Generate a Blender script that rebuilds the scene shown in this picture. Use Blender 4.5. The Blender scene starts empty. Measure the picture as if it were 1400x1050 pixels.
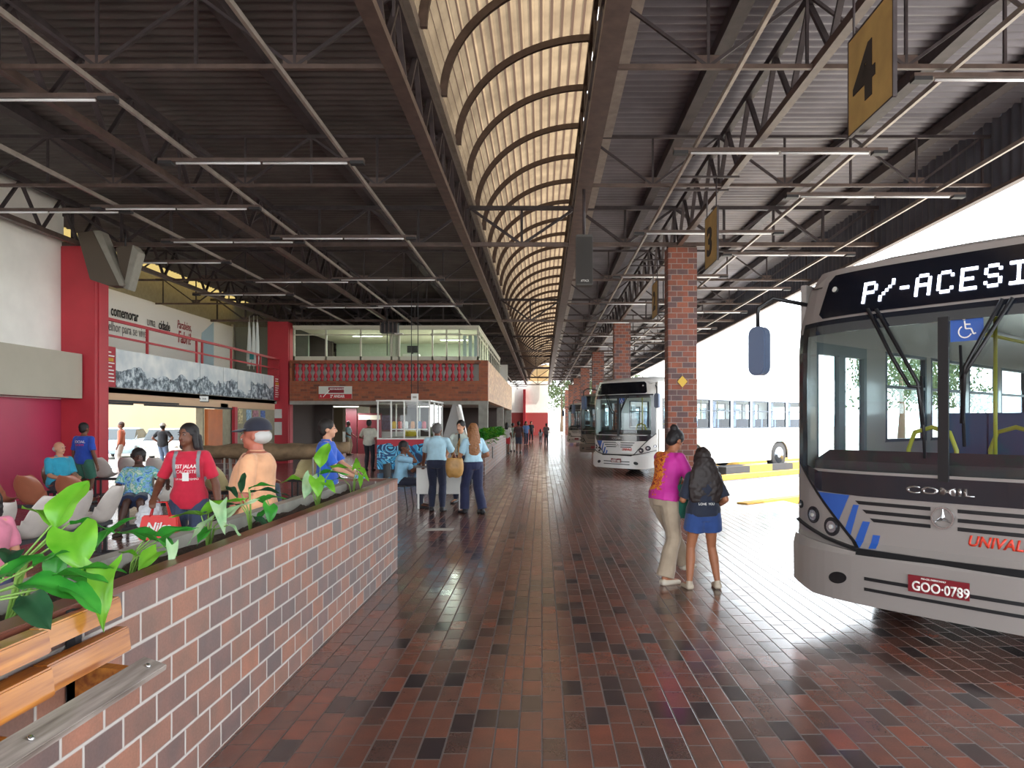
import bpy, bmesh, math, random
from mathutils import Vector, Matrix, Euler
from mathutils.bvhtree import BVHTree
R = math.radians
S = bpy.context.scene
COL = S.collection
random.seed(7)

# ---------------------------------------------------------------- camera
cd = bpy.data.cameras.new('camera'); cam = bpy.data.objects.new('camera', cd); COL.objects.link(cam)
cam.location = (0, 0, 1.6); cam.rotation_euler = (R(90), 0, 0)
cd.sensor_width = 36; cd.lens = 36 * 1000 / 1400
cd.shift_x = -41 / 1400; cd.shift_y = 52 / 1400
cd.clip_start = .05; cd.clip_end = 1500
S.camera = cam
# ---------------------------------------------------------------- sky, sun, exposure
w = bpy.data.worlds.new('world'); S.world = w; w.use_nodes = True
wn = w.node_tree; bg = wn.nodes['Background']
sky = wn.nodes.new('ShaderNodeTexSky'); sky.sky_type = 'HOSEK_WILKIE'
sky.sun_direction = (.62, .1, .78); sky.turbidity = 5.0; sky.ground_albedo = .5
mixn = wn.nodes.new('ShaderNodeMix'); mixn.data_type = 'RGBA'; mixn.inputs[0].default_value = .75
mixn.inputs[7].default_value = (.90, .96, 1.0, 1)
wn.links.new(sky.outputs[0], mixn.inputs[6]); wn.links.new(mixn.outputs[2], bg.inputs[0])
bg.inputs[1].default_value = 4.6
sl = bpy.data.lights.new('sun', 'SUN'); sun = bpy.data.objects.new('sun', sl); COL.objects.link(sun)
sl.energy = 7; sl.angle = R(.6); sl.color = (1, .95, .86)
sun.rotation_euler = Vector((.50, -.12, .86)).to_track_quat('Z', 'Y').to_euler()
S.view_settings.view_transform = 'Standard'; S.view_settings.look = 'None'
S.view_settings.exposure = .92; S.view_settings.gamma = 1; S.view_settings.use_curve_mapping = False

# ---------------------------------------------------------------- helpers: objects
def px(x, y, z):
    """point of the place seen at pixel (x, y) at depth z"""
    return ((x - 741) * z / 1000, z, 1.6 - (y - 577) * z / 1000)
def tag(o, label=None, cat=None, group=None, kind=None):
    if label: o['label'] = label
    if cat: o['category'] = cat
    if group: o['group'] = group
    if kind: o['kind'] = kind
    return o
def empty(name, loc=(0, 0, 0), rz=0, label=None, cat=None, group=None):
    o = bpy.data.objects.new(name, None); COL.objects.link(o)
    o.location = loc; o.rotation_euler = (0, 0, rz); o.empty_display_size = .1
    return tag(o, label, cat, group)
KIDS = {}
def link(name, me, mat, parent=None):
    o = bpy.data.objects.new(name, me); COL.objects.link(o)
    if mat is not None and not me.materials: me.materials.append(mat)
    if parent is not None:
        o.parent = parent; KIDS.setdefault(parent.name, []).append(o)
    return o
def copy_tree(o, parent=None):
    c = o.copy(); COL.objects.link(c)
    if parent is not None:
        c.parent = parent; KIDS.setdefault(parent.name, []).append(c)
    for ch in KIDS.get(o.name, []): copy_tree(ch, c)
    return c
def hexc(s):
    s = s.lstrip('#'); v = [int(s[i:i + 2], 16) / 255 for i in (0, 2, 4)]
    return tuple(a / 12.92 if a <= .04045 else ((a + .055) / 1.055) ** 2.4 for a in v) + (1,)

class MB:
    def __init__(s): s.v = []; s.f = []; s.sm = []
    def add(s, vs, fs, smooth=False):
        n = len(s.v); s.v += [tuple(v) for v in vs]
        s.f += [tuple(i + n for i in f) for f in fs]; s.sm += [smooth] * len(fs); return s
    def box(s, x0, x1, y0, y1, z0, z1):
        vs = [(x, y, z) for z in (z0, z1) for y in (y0, y1) for x in (x0, x1)]
        return s.add(vs, [(0, 2, 3, 1), (4, 5, 7, 6), (0, 1, 5, 4), (2, 6, 7, 3), (0, 4, 6, 2), (1, 3, 7, 5)])
    def bar(s, p, q, a, b=None, up=(0, 0, 1)):
        """rectangular bar from p to q, a across and b along up"""
        b = a if b is None else b
        p, q = Vector(p), Vector(q); d = (q - p).normalized(); u = Vector(up)
        x = d.cross(u)
        if x.length < 1e-4: x = d.cross(Vector((1, 0, 0)))
        x.normalize(); u = x.cross(d)
        vs = [c + x * i * a / 2 + u * j * b / 2 for c in (p, q) for j in (-1, 1) for i in (-1, 1)]
        return s.add(vs, [(0, 2, 3, 1), (4, 5, 7, 6), (0, 1, 5, 4), (2, 6, 7, 3), (0, 4, 6, 2), (1, 3, 7, 5)])
    def loft(s, rings, caps=True, smooth=True, closed=False):
        n = len(rings[0]); vs = [v for r in rings for v in r]; fs = []
        m = len(rings)
        for i in range(m if closed else m - 1):
            for j in range(n):
                a = i * n; b = ((i + 1) % m) * n; k = (j + 1) % n
                fs.append((a + j, a + k, b + k, b + j))
        if caps and not closed:
            fs.append(tuple(range(n))[::-1]); fs.append(tuple((m - 1) * n + j for j in range(n)))
        return s.add(vs, fs, smooth)
    def tube(s, pts, r, n=8, caps=True, flat=1.0):
        pts = [Vector(p) for p in pts]; m = len(pts)
        rs = r if isinstance(r, (list, tuple)) else [r] * m
        rings = []; x = None
        for i, p in enumerate(pts):
            d = (pts[min(i + 1, m - 1)] - pts[max(i - 1, 0)]).normalized()
            if x is None:
                x = d.cross(Vector((0, 0, 1)))
                if x.length < 1e-3: x = Vector((1, 0, 0))
            x = (x - d * x.dot(d)).normalized(); y = d.cross(x)
            rings.append([p + (x * math.cos(t) + y * math.sin(t) * flat) * rs[i] for t in [2 * math.pi * k / n for k in range(n)]])
        return s.loft(rings, caps)
    def cyl(s, p, q, r, n=16, r2=None): return s.tube([p, q], [r, r if r2 is None else r2], n)
    def lathe(s, prof, c=(0, 0, 0), n=16):
        return s.loft([[(c[0] + r * math.cos(t), c[1] + r * math.sin(t), c[2] + z) for t in [2 * math.pi * k / n for k in range(n)]] for r, z in prof])
    def ell(s, c, r, n=14, m=9, mat=None):
        rings = []
        for i in range(m):
            ph = math.pi * (i + .02 if i == 0 else (i - .02 if i == m - 1 else i)) / (m - 1) - math.pi / 2
            ring = []
            for k in range(n):
                t = 2 * math.pi * k / n
                v = Vector((r[0] * math.cos(ph) * math.cos(t), r[1] * math.cos(ph) * math.sin(t), r[2] * math.sin(ph)))
                if mat: v = mat @ v
                ring.append(Vector(c) + v)
            rings.append(ring)
        return s.loft(rings)
    def prism(s, poly, z0, z1, f=lambda x, y, z: (x, y, z)):
        n = len(poly); vs = [f(x, y, z0) for x, y in poly] + [f(x, y, z1) for x, y in poly]
        return s.add(vs, [tuple(range(n))[::-1], tuple(range(n, 2 * n))] + [(i, (i + 1) % n, n + (i + 1) % n, n + i) for i in range(n)])
    def mesh(s, name, bevel=0):
        me = bpy.data.meshes.new(name); me.from_pydata(s.v, [], s.f)
        me.polygons.foreach_set('use_smooth', s.sm)
        bm = bmesh.new(); bm.from_mesh(me)
        bmesh.ops.recalc_face_normals(bm, faces=bm.faces)
        if bevel:
            es = [e for e in bm.edges if len(e.link_faces) == 2 and e.calc_face_angle(0) > .6]
            bmesh.ops.bevel(bm, geom=es, offset=bevel, segments=2, affect='EDGES', clamp_overlap=True)
        uv = bm.loops.layers.uv.new('UVMap')
        for f in bm.faces:
            n = f.normal; a = [abs(c) for c in n]
            for l in f.loops:
                c = l.vert.co
                l[uv].uv = (c.y, c.z) if a[0] >= a[1] and a[0] >= a[2] else ((c.x, c.z) if a[1] >= a[2] else (c.y, c.x))
        bm.to_mesh(me); bm.free(); return me
    def build(s, name, mat, parent=None, bevel=0):
        return link(name, s.mesh(name, bevel), mat, parent)

def evaluated(me, mods):
    """bake modifiers (list of (type, dict)) into a mesh"""
    o = bpy.data.objects.new('tmp', me); COL.objects.link(o)
    for t, kw in mods:
        m = o.modifiers.new(t, t)
        for k, v in kw.items(): setattr(m, k, v)
    dg = bpy.context.evaluated_depsgraph_get()
    out = bpy.data.meshes.new_from_object(o.evaluated_get(dg))
    bpy.data.objects.remove(o); return out
NOISETEX = bpy.data.textures.new('folds', 'CLOUDS'); NOISETEX.noise_scale = .16
FINETEX = bpy.data.textures.new('fine', 'CLOUDS'); FINETEX.noise_scale = .035

def text_mesh(string, size, extrude=.0, align='LEFT', shear=0, bold=0, sx=1.0):
    cu = bpy.data.curves.new('t', 'FONT'); cu.body = string; cu.size = size; cu.extrude = extrude
    cu.align_x = align; cu.shear = shear; cu.offset = bold; cu.resolution_u = 3
    o = bpy.data.objects.new('t', cu); COL.objects.link(o)
    dg = bpy.context.evaluated_depsgraph_get()
    me = bpy.data.meshes.new_from_object(o.evaluated_get(dg)); bpy.data.objects.remove(o)
    for v in me.vertices: v.co.x *= sx
    return me
def text(name, string, size, mat, M, parent=None, extrude=.003, **kw):
    """lettering as a mesh; M maps the text's plane into the place"""
    me = text_mesh(string, size, extrude, **kw); me.transform(M); me.materials.clear(); me.name = name
    return link(name, me, mat, parent)
def frame(origin, xdir, ydir):
    x = Vector(xdir).normalized(); y = Vector(ydir).normalized(); z = x.cross(y)
    M = Matrix((x, y, z)).transposed().to_4x4(); M.translation = Vector(origin); return M

# ---------------------------------------------------------------- helpers: materials
MATS = {}
def newmat(name):
    m = bpy.data.materials.new(name); m.use_nodes = True
    return m, m.node_tree, m.node_tree.nodes['Principled BSDF']
def N(nt, t, **kw):
    n = nt.nodes.new(t)
    for k, v in kw.items(): setattr(n, k, v)
    return n
def math_(nt, op, a, b=None):
    n = N(nt, 'ShaderNodeMath', operation=op)
    for i, v in enumerate((a, b)):
        if v is None: continue
        if isinstance(v, (int, float)): n.inputs[i].default_value = v
        else: nt.links.new(v, n.inputs[i])
    return n.outputs[0]
def ramp(nt, fac, stops, interp='LINEAR'):
    r = N(nt, 'ShaderNodeValToRGB'); r.color_ramp.interpolation = interp
    e = r.color_ramp.elements
    while len(e) < len(stops): e.new(.5)
    for i, (p, c) in enumerate(stops): e[i].position = p; e[i].color = hexc(c) if isinstance(c, str) else c
    nt.links.new(fac, r.inputs[0]); return r.outputs[0]
def mixc(nt, fac, a, b, mode='MIX'):
    m = N(nt, 'ShaderNodeMix', data_type='RGBA', blend_type=mode)
    for i, v in ((0, fac), (6, a), (7, b)):
        if isinstance(v, (int, float)): m.inputs[i].default_value = v
        elif isinstance(v, (str, tuple)): m.inputs[i].default_value = hexc(v) if isinstance(v, str) else v
        else: nt.links.new(v, m.inputs[i])
    return m.outputs[2]
def noise(nt, scale, detail=3, coord='Object', rough=.5, vec=None):
    n = N(nt, 'ShaderNodeTexNoise'); n.inputs['Scale'].default_value = scale; n.inputs['Detail'].default_value = detail
    n.inputs['Roughness'].default_value = rough
    if vec is None:
        tc = N(nt, 'ShaderNodeTexCoord'); vec = tc.outputs[coord]
    nt.links.new(vec, n.inputs['Vector']); return n.outputs['Fac']
def bump(nt, b, h, strength=.3, dist=.01):
    n = N(nt, 'ShaderNodeBump'); n.inputs['Strength'].default_value = strength; n.inputs['Distance'].default_value = dist
    nt.links.new(h, n.inputs['Height']); nt.links.new(n.outputs[0], b.inputs['Normal'])
def mat(name, col, rough=.6, metal=0, var=.0, vscale=8, spec=None, coat=0, bmp=0, bscale=60, emit=0, alpha=1, sheen=0):
    if name in MATS: return MATS[name]
    m, nt, b = newmat(name); c = hexc(col) if isinstance(col, str) else col
    b.inputs['Base Color'].default_value = c; b.inputs['Roughness'].default_value = rough; b.inputs['Metallic'].default_value = metal
    if spec is not None: b.inputs['Specular IOR Level'].default_value = spec
    if coat: b.inputs['Coat Weight'].default_value = coat; b.inputs['Coat Roughness'].default_value = .08
    if sheen: b.inputs['Sheen Weight'].default_value = sheen
    if var:
        f = noise(nt, vscale, 5)
        lo = tuple(x * (1 - var) for x in c[:3]) + (1,); hi = tuple(min(1, x * (1 + var)) for x in c[:3]) + (1,)
        nt.links.new(ramp(nt, f, [(.3, lo), (.7, hi)]), b.inputs['Base Color'])
    if bmp: bump(nt, b, noise(nt, bscale, 4), bmp, .01)
    if emit: b.inputs['Emission Color'].default_value = c; b.inputs['Emission Strength'].default_value = emit
    MATS[name] = m; return m
def tiles(name, w, h, gap, stops, mortar, rough=(.3, .5), irregular=False, bumps=.5, coat=0, mort_rough=.8, noise_amt=.35):
    """bricks or tiles laid in rows in the surface's own metres"""
    m, nt, b = newmat(name); tc = N(nt, 'ShaderNodeTexCoord'); sp = N(nt, 'ShaderNodeSeparateXYZ')
    nt.links.new(tc.outputs['UV'], sp.inputs[0])
    v = math_(nt, 'DIVIDE', sp.outputs[1], h); row = math_(nt, 'FLOOR', v)
    if irregular:
        wn_ = N(nt, 'ShaderNodeTexWhiteNoise', noise_dimensions='1D'); nt.links.new(row, wn_.inputs['W']); off = wn_.outputs['Value']
    else: off = math_(nt, 'MULTIPLY', math_(nt, 'FLOORED_MODULO', row, 2), .5)
    u = math_(nt, 'ADD', math_(nt, 'DIVIDE', sp.outputs[0], w), off); col = math_(nt, 'FLOOR', u)
    def edge(val, cell, size):
        f = math_(nt, 'SUBTRACT', val, cell)
        d = math_(nt, 'MINIMUM', f, math_(nt, 'SUBTRACT', 1, f)); return math_(nt, 'MULTIPLY', d, size)
    d = math_(nt, 'MINIMUM', edge(u, col, w), edge(v, row, h))
    mr = N(nt, 'ShaderNodeMapRange'); mr.inputs[1].default_value = gap * .35; mr.inputs[2].default_value = gap * .75
    nt.links.new(d, mr.inputs[0]); mask = mr.outputs[0]
    cb = N(nt, 'ShaderNodeCombineXYZ'); nt.links.new(col, cb.inputs[0]); nt.links.new(row, cb.inputs[1])
    wn_ = N(nt, 'ShaderNodeTexWhiteNoise', noise_dimensions='3D'); nt.links.new(cb.outputs[0], wn_.inputs['Vector'])
    base = ramp(nt, wn_.outputs['Value'], stops)
    nz = noise(nt, 7, 5); nf = noise(nt, 90, 3)
    base = mixc(nt, noise_amt, base, ramp(nt, nz, [(.3, '#3a3030'), (.7, '#c08a74')]), 'OVERLAY')
    base = mixc(nt, .25, base, ramp(nt, nf, [(.3, '#555555'), (.7, '#b0b0b0')]), 'OVERLAY')
    nt.links.new(mixc(nt, mask, mortar, base), b.inputs['Base Color'])
    rr = N(nt, 'ShaderNodeMapRange'); rr.inputs[3].default_value = rough[0]; rr.inputs[4].default_value = rough[1]
    nt.links.new(mixc(nt, .5, wn_.outputs['Value'], nz), rr.inputs[0])
    rm = N(nt, 'ShaderNodeMix'); rm.data_type = 'FLOAT'; nt.links.new(mask, rm.inputs[0]); rm.inputs[2].default_value = mort_rough
    nt.links.new(rr.outputs[0], rm.inputs[3]); nt.links.new(rm.outputs[0], b.inputs['Roughness'])
    hh = math_(nt, 'ADD', mask, math_(nt, 'MULTIPLY', nz, .25)); bump(nt, b, hh, bumps, .004)
    MATS[name] = m; return m

M_floor = tiles('floor_tile', .24, .12, .007, [(0, '#443c3e'), (.12, '#524644'), (.24, '#73554b'), (.55, '#7a554a'), (.8, '#835648'), (1, '#935644')], '#554b48', (.10, .26), irregular=True, bumps=.35, noise_amt=.3)
M_floor.node_tree.nodes['Principled BSDF'].inputs['Specular IOR Level'].default_value = .75
M_planter = tiles('planter_brick', .24, .122, .012, [(0, '#6f6260'), (.25, '#7d6864'), (.5, '#8f7064'), (.75, '#a07866'), (1, '#aa7c68')], '#b0a8a2', (.4, .6), bumps=.6)
M_column = tiles('column_brick', .25, .122, .013, [(0, '#6a5254'), (.28, '#74544f'), (.4, '#955744'), (.75, '#9c5c44'), (1, '#a5664e')], '#94857e', (.5, .7), bumps=.6)
M_brick = tiles('facade_brick', .25, .09, .008, [(0, '#7c4a36'), (.15, '#a05a3c'), (.6, '#b0643f'), (1, '#bb6e48')], '#8a6550', (.5, .7), bumps=.4)
M_cream = tiles('cream_brick', .25, .12, .008, [(0, '#c8b094'), (.5, '#d8c2a4'), (1, '#e6d4b8')], '#b8a68e', (.6, .8), bumps=.4)  # brick of the lit side face, its brightness put into the colour
M_steel = mat('dark_steel', '#40383a', .5, 0, .35, 5, spec=.4)
M_steel2 = mat('brown_steel', '#5a4a44', .45, 0, .3, 6, spec=.5)
M_rail = mat('pale_conduit', '#9a9088', .4, .3, .2, 6)
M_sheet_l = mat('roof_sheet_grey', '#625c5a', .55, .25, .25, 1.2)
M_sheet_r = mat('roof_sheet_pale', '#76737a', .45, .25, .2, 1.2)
M_red = mat('red_paint', '#b8303c', .45, 0, .08, 2)
M_crim = mat('crimson_wall', '#b03050', .4, 0, .08, 1.5)
M_white = mat('white_plaster', '#f0ede6', .8, 0, .05, 2)
M_beigew = mat('beige_panel', '#b3ab9a', .7, 0, .05, 1.5)
M_concrete = mat('concrete', '#9a958c', .85, 0, .15, 5, bmp=.2)
M_pale = mat('pale_concrete', '#a8a298', .9, 0, .12, 2, bmp=.2)
M_asphalt = mat('asphalt', '#5c5f66', .9, 0, .2, 9, bmp=.4)
M_yellow = mat('kerb_yellow', '#d9a62e', .6, 0, .25, 4)
M_black = mat('black_plastic', '#17171a', .45)
M_dark = mat('dark_grey', '#2b2a2d', .6, 0, .1)
M_metalw = mat('white_metal', '#d8d6d0', .4, .1)
M_chrome = mat('chrome', '#c8c8c8', .18, .9)
M_offwhite = mat('off_white_frame', '#cfcbb8', .5)
def glassmat(name, tint, refl=.06, rough=.02):
    m = bpy.data.materials.new(name); m.use_nodes = True; nt = m.node_tree; nt.nodes.remove(nt.nodes['Principled BSDF'])
    t = N(nt, 'ShaderNodeBsdfTransparent'); t.inputs[0].default_value = tint
    g = N(nt, 'ShaderNodeBsdfGlossy'); g.inputs['Roughness'].default_value = rough
    fr = N(nt, 'ShaderNodeFresnel'); fr.inputs[0].default_value = 1.5
    ge = N(nt, 'ShaderNodeNewGeometry'); fac = math_(nt, 'MULTIPLY', fr.outputs[0], math_(nt, 'SUBTRACT', 1, ge.outputs['Backfacing']))
    mx = N(nt, 'ShaderNodeMixShader'); nt.links.new(fac, mx.inputs[0])
    nt.links.new(t.outputs[0], mx.inputs[1]); nt.links.new(g.outputs[0], mx.inputs[2])
    nt.links.new(mx.outputs[0], nt.nodes['Material Output'].inputs[0]); MATS[name] = m; return m
M_glass = glassmat('clear_glass', (.94, .97, .95, 1))
M_windsh = glassmat('windshield_glass', (.90, .95, .95, 1))
M_busgl = glassmat('bus_side_glass', (.86, .92, .94, 1))

# ================================================================ THE SETTING
# floor tiles, saw-toothed along the bus bays
U = Vector((.65, -.76)).normalized(); B = Vector((.76, .65)).normalized()
bays = [5.17 + 5.6 * k for k in range(-2, 16)]
poly = [(-16, -8), (3.9, -8)]
for zc in bays:
    # a bay's slot: floor ends in front of the slot, tooth reaches out along B
    a = Vector((3.9, zc + 1.3)); poly += [(3.9, zc + 1.2)]
poly = [(-16, -8), (7.6, -8), (7.6, 3), (5.2, 11.5), (4.2, 24), (4.0, 95), (-16, 95)]
MB().prism(poly, -.12, 0).build('floor', M_floor)['kind'] = 'structure'
MB().box(-90, 140, -60, 300, -.30, -.125).build('ground', M_pale)['kind'] = 'structure'

# roofs: corrugated sheets on both sides of the skylight
def corrugated(x0, x1, y0, y1, z, pitch, amp, name, m, seg=6, xs=2, th=.01):
    n = int((y1 - y0) / pitch * seg); mb = MB(); vs = []; fs = []
    for i in range(n + 1):
        y = y0 + (y1 - y0) * i / n; h = z + amp * math.sin(2 * math.pi * i / seg)
        for k in range(xs): vs.append((x0 + (x1 - x0) * k / (xs - 1), y, h))
    for i in range(n):
        for k in range(xs - 1): a = i * xs + k; fs.append((a, a + 1, a + xs + 1, a + xs))
    k0 = len(vs); vs2 = vs + [(x, y, h + th) for x, y, h in vs]
    mb.add(vs2, fs + [tuple(i + k0 for i in f)[::-1] for f in fs], True)
    o = link(name, mb.mesh(name), m); o['kind'] = 'structure'; return o
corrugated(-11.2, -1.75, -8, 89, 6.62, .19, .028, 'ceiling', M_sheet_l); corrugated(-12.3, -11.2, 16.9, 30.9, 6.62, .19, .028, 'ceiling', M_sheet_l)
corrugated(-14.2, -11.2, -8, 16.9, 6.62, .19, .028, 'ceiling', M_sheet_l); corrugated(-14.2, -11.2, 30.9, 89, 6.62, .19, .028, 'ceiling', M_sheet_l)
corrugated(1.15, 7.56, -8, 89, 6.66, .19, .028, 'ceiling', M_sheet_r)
# fascia along the roof's outer edge
n_ = 97 * 6 * 4; vs = []
for i in range(n_ + 1):
    y = -8 + 97 * i / n_; x = 7.54 + .03 * math.sin(i * math.pi / 3)
    vs += [(x, y, 5.44), (x, y, 6.74), (x + .01, y, 5.44), (x + .01, y, 6.74)]
o = MB().add(vs, [(4 * i, 4 * i + 4, 4 * i + 5, 4 * i + 1) for i in range(n_)] + [(4 * i + 2, 4 * i + 3, 4 * i + 7, 4 * i + 6) for i in range(n_)], True).build('trim_1', mat('fascia_sheet', '#5a5c66', .5, .2, .2, 2)); o['kind'] = 'structure'
MB().box(7.46, 7.58, -8, 89, 5.40, 5.46).build('trim_1', M_steel2)['kind'] = 'structure'
MB().box(.98, 1.16, -8, 89, 6.34, 6.72).build('trim_2', M_rail)['kind'] = 'structure'

# walls
def struct(mb, name, m, **kw): o = mb.build(name, m, **kw); o['kind'] = 'structure'; return o
struct(MB().box(-10.95, -10.66, -8, 16.3, 2.1, 6.6), 'wall_left', M_white)
struct(MB().box(-10.95, -10.66, -8, 16.3, 0, 2.1), 'wall_left', M_crim)
struct(MB().box(-10.66, -10.15, -8, 16.15, 2.12, 3.1), 'trim_3', M_beigew)
struct(MB().box(-10.5, -10.3, 16.9, 28.2, 2.07, 2.42), 'wall_left', mat('peach_plaster', '#d9b493', .8))   # lintel
struct(MB().box(-13.2, -10.3, 16.9, 28.4, 2.3, 2.42), 'ceiling', M_beigew)     # mezzanine slab
struct(MB().box(-13.3, -13.05, -8, 31, 2.42, 6.7).box(-13.3, -13.05, 31, 90, -.1, 6.7), 'wall_left', mat('drab_plaster', '#a09880', .85, 0, .1))
struct(MB().box(-10.55, -10.35, 24.0, 28.3, 0, 2.1).box(-10.55, -10.35, 22.3, 22.42, 0, 2.1), 'wall_left', mat('drab_plaster', '#a09880'))
# end wall
struct(MB().box(-12, .75, 90, 90.4, 2.75, 7), 'wall_end', M_white)
struct(MB().box(-12, .75, 89.95, 90.4, 0, 2.75), 'wall_end', mat('brick_red_paint', '#9a3a38', .5))
struct(MB().box(-1.7, .95, 89.6, 89.7, 6.6, 8.6), 'wall_gable', mat('tan_panel', '#c9a877', .7))
struct(MB().box(-2.3, -2.0, 89.2, 90, 0, 5.6), 'wall_pier', M_red)

# skylight vault: a quarter ellipse of fibreglass sheet on dark ribs
XC, ZC, EA, EB = .98, 6.72, 2.6, 2.04
def vp(t, r=1.0, off=0): return (XC - (EA + off) * math.cos(t), ZC + (EB + off) * math.sin(t))
m, nt, b = newmat('fibreglass_sheet')
tc = N(nt, 'ShaderNodeTexCoord'); uvs = N(nt, 'ShaderNodeSeparateXYZ'); nt.links.new(tc.outputs['UV'], uvs.inputs[0])
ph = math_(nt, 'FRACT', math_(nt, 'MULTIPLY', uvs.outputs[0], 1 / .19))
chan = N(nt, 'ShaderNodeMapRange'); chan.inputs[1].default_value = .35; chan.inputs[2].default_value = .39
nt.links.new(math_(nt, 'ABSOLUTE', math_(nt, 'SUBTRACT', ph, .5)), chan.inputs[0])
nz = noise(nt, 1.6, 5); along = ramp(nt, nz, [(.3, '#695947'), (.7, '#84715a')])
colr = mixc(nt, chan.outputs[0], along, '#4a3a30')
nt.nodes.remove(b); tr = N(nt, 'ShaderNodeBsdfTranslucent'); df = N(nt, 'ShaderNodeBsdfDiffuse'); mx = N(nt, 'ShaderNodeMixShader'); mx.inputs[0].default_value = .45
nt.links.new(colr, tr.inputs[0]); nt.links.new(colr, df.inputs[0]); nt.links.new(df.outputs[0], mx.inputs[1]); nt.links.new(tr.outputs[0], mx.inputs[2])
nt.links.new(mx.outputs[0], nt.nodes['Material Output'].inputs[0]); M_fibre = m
mf2 = bpy.data.materials.new('milky_sheet'); mf2.use_nodes = True; nt2 = mf2.node_tree; nt2.nodes.remove(nt2.nodes['Principled BSDF']); t2 = nt2.nodes.new('ShaderNodeBsdfTranslucent'); t2.inputs[0].default_value = hexc('#9a8f70'); nt2.links.new(t2.outputs[0], nt2.nodes['Material Output'].inputs[0])
corrugated(-14.2, -12.3, 16.9, 30.9, 6.62, .19, .028, 'ceiling', mf2)  # translucent roof strip added to let daylight onto the banner and gallery
sk = empty('skylight_vault', (-.3, 40, 6.7), 0, 'long curved skylight of ribbed tan fibreglass over the walkway', 'skylight')
INV = Matrix.Translation((.3, -40, -6.7))
def sub(mb, name, m_, parent, inv, **kw):
    o = mb.build(name, m_, parent, **kw); o.data.transform(inv); return o
arc = 0; pts = []; last = None
T = 400
for i in range(T + 1):
    t = math.pi / 2 * i / T; p = vp(t)
    if last: arc += math.hypot(p[0] - last[0], p[1] - last[1])
    last = p; f = (arc / .19) % 1
    off = .035 * max(0, min(1, (abs(f - .5) - .28) / .08))
    pts.append((vp(t, off=off), arc))
bm = bmesh.new(); uv = bm.loops.layers.uv.new('UVMap'); prev = None
ys = [-8 + 97 * k / 8 for k in range(9)]
for (x, z), a in pts:
    row = [bm.verts.new((x, y, z)) for y in ys]
    if prev:
        for k in range(8):
            f = bm.faces.new((prev[0][k], prev[0][k + 1], row[k + 1], row[k]))
            for l, q in zip(f.loops, ((prev[1], ys[k]), (prev[1], ys[k + 1]), (a, ys[k + 1]), (a, ys[k]))): l[uv].uv = q
    prev = (row, a)
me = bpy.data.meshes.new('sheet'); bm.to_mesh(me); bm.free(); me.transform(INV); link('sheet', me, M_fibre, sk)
# ribs
def rib_mesh():
    mb = MB(); rings = []
    for i in range(25):
        t = math.pi / 2 * i / 24; (xi, zi), (xo, zo) = vp(t, off=-.13), vp(t, off=-.01)
        rings.append([(xi, -.035, zi), (xi, .035, zi), (xo, .035, zo), (xo, -.035, zo)])
    return mb.loft(rings, smooth=False).mesh('rib')
rm = rib_mesh(); rm.transform(Matrix.Translation((.3, 0, -6.7)))
for k in range(47):
    o = link('rib', rm, M_steel2, sk); o.location = (0, -40 + (-4 + 2.0 * k + 1.5), 0)
# upright wall at the vault's high side, with an open lattice in front
sub(MB().box(1.0, 1.04, -8, 89, 6.7, 8.85), 'end_sheet', M_steel2, sk, INV)
lt = MB()
for k in range(70):
    y = -6 + k * 1.36; lt.bar((.9, y, 6.72), (.9, y + .68, 8.6), .05); lt.bar((.9, y + .68, 8.6), (.9, y + 1.36, 6.72), .05)
lt.box(.86, .94, -8, 89, 8.55, 8.68)
sub(lt, 'lattice', M_steel2, sk, INV)
sub(MB().box(-1.72, -1.58, -8, 89, 6.62, 6.80), 'springing_rail', M_rail, sk, INV)
# under skylight springing: pale upstand to left roof
sub(MB().box(-1.78, -1.70, -8, 89, 6.4, 6.7), 'upstand', M_steel, sk, INV)

# ---------------------------------------------------------------- roof steel
H0, H1 = 5.55, 6.36
def cross_truss(parent, y, heavy):
    a = .085 if heavy else .05; wv = .05 if heavy else .032
    def member(nm, p, q, s_, m_=M_steel):
        o = MB().bar(p, q, s_, s_, up=(0, 1, 0)).build(nm, m_, parent); return o
    segs = [(-12.9, -1.7), (.75, 7.48)]
    if heavy: segs = [(-12.9, 7.48)]
    for x0, x1 in segs:
        member('top_chord', (x0, 0, H1), (x1, 0, H1), a); member('bottom_chord', (x0, 0, H0), (x1, 0, H0), a, M_steel2)
    nodes_l = [-1.65 - 1.1 * k for k in range(11)]; nodes_r = [.75 + 1.1 * k for k in range(7)]
    for nodes in (nodes_l, nodes_r):
        for i, x in enumerate(nodes):
            member('web_upright', (x, 0, H0), (x, 0, H1), wv)
            if i % 2 == 1:
                member('web_diagonal', (x, 0, H0), (nodes[i - 1], 0, H1), wv * 1.1)
                if i + 1 < len(nodes): member('web_diagonal', (x, 0, H0), (nodes[i + 1], 0, H1), wv * 1.1)
                MB().box(x - .13, x + .13, -.012, .012, H0 - .02, H0 + .13).build('gusset', M_steel2, parent)
    if heavy:
        for p, q in (((-1.6, H1), (-.45, H0)), ((-.45, H0), (.75, H1)), ((-.45, H0), (-.45, H1))): member('web_diagonal', (p[0], 0, p[1]), (q[0], 0, q[1]), wv * 1.1)
light_t = empty('roof_truss', (0, 8.14, 0)); cross_truss(light_t, 0, False)
heavy_t = empty('roof_truss', (0, 16.27, 0)); cross_truss(heavy_t, 0, True)
ordn = ['first', 'second', 'third', 'fourth', 'fifth', 'sixth', 'seventh']
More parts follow.
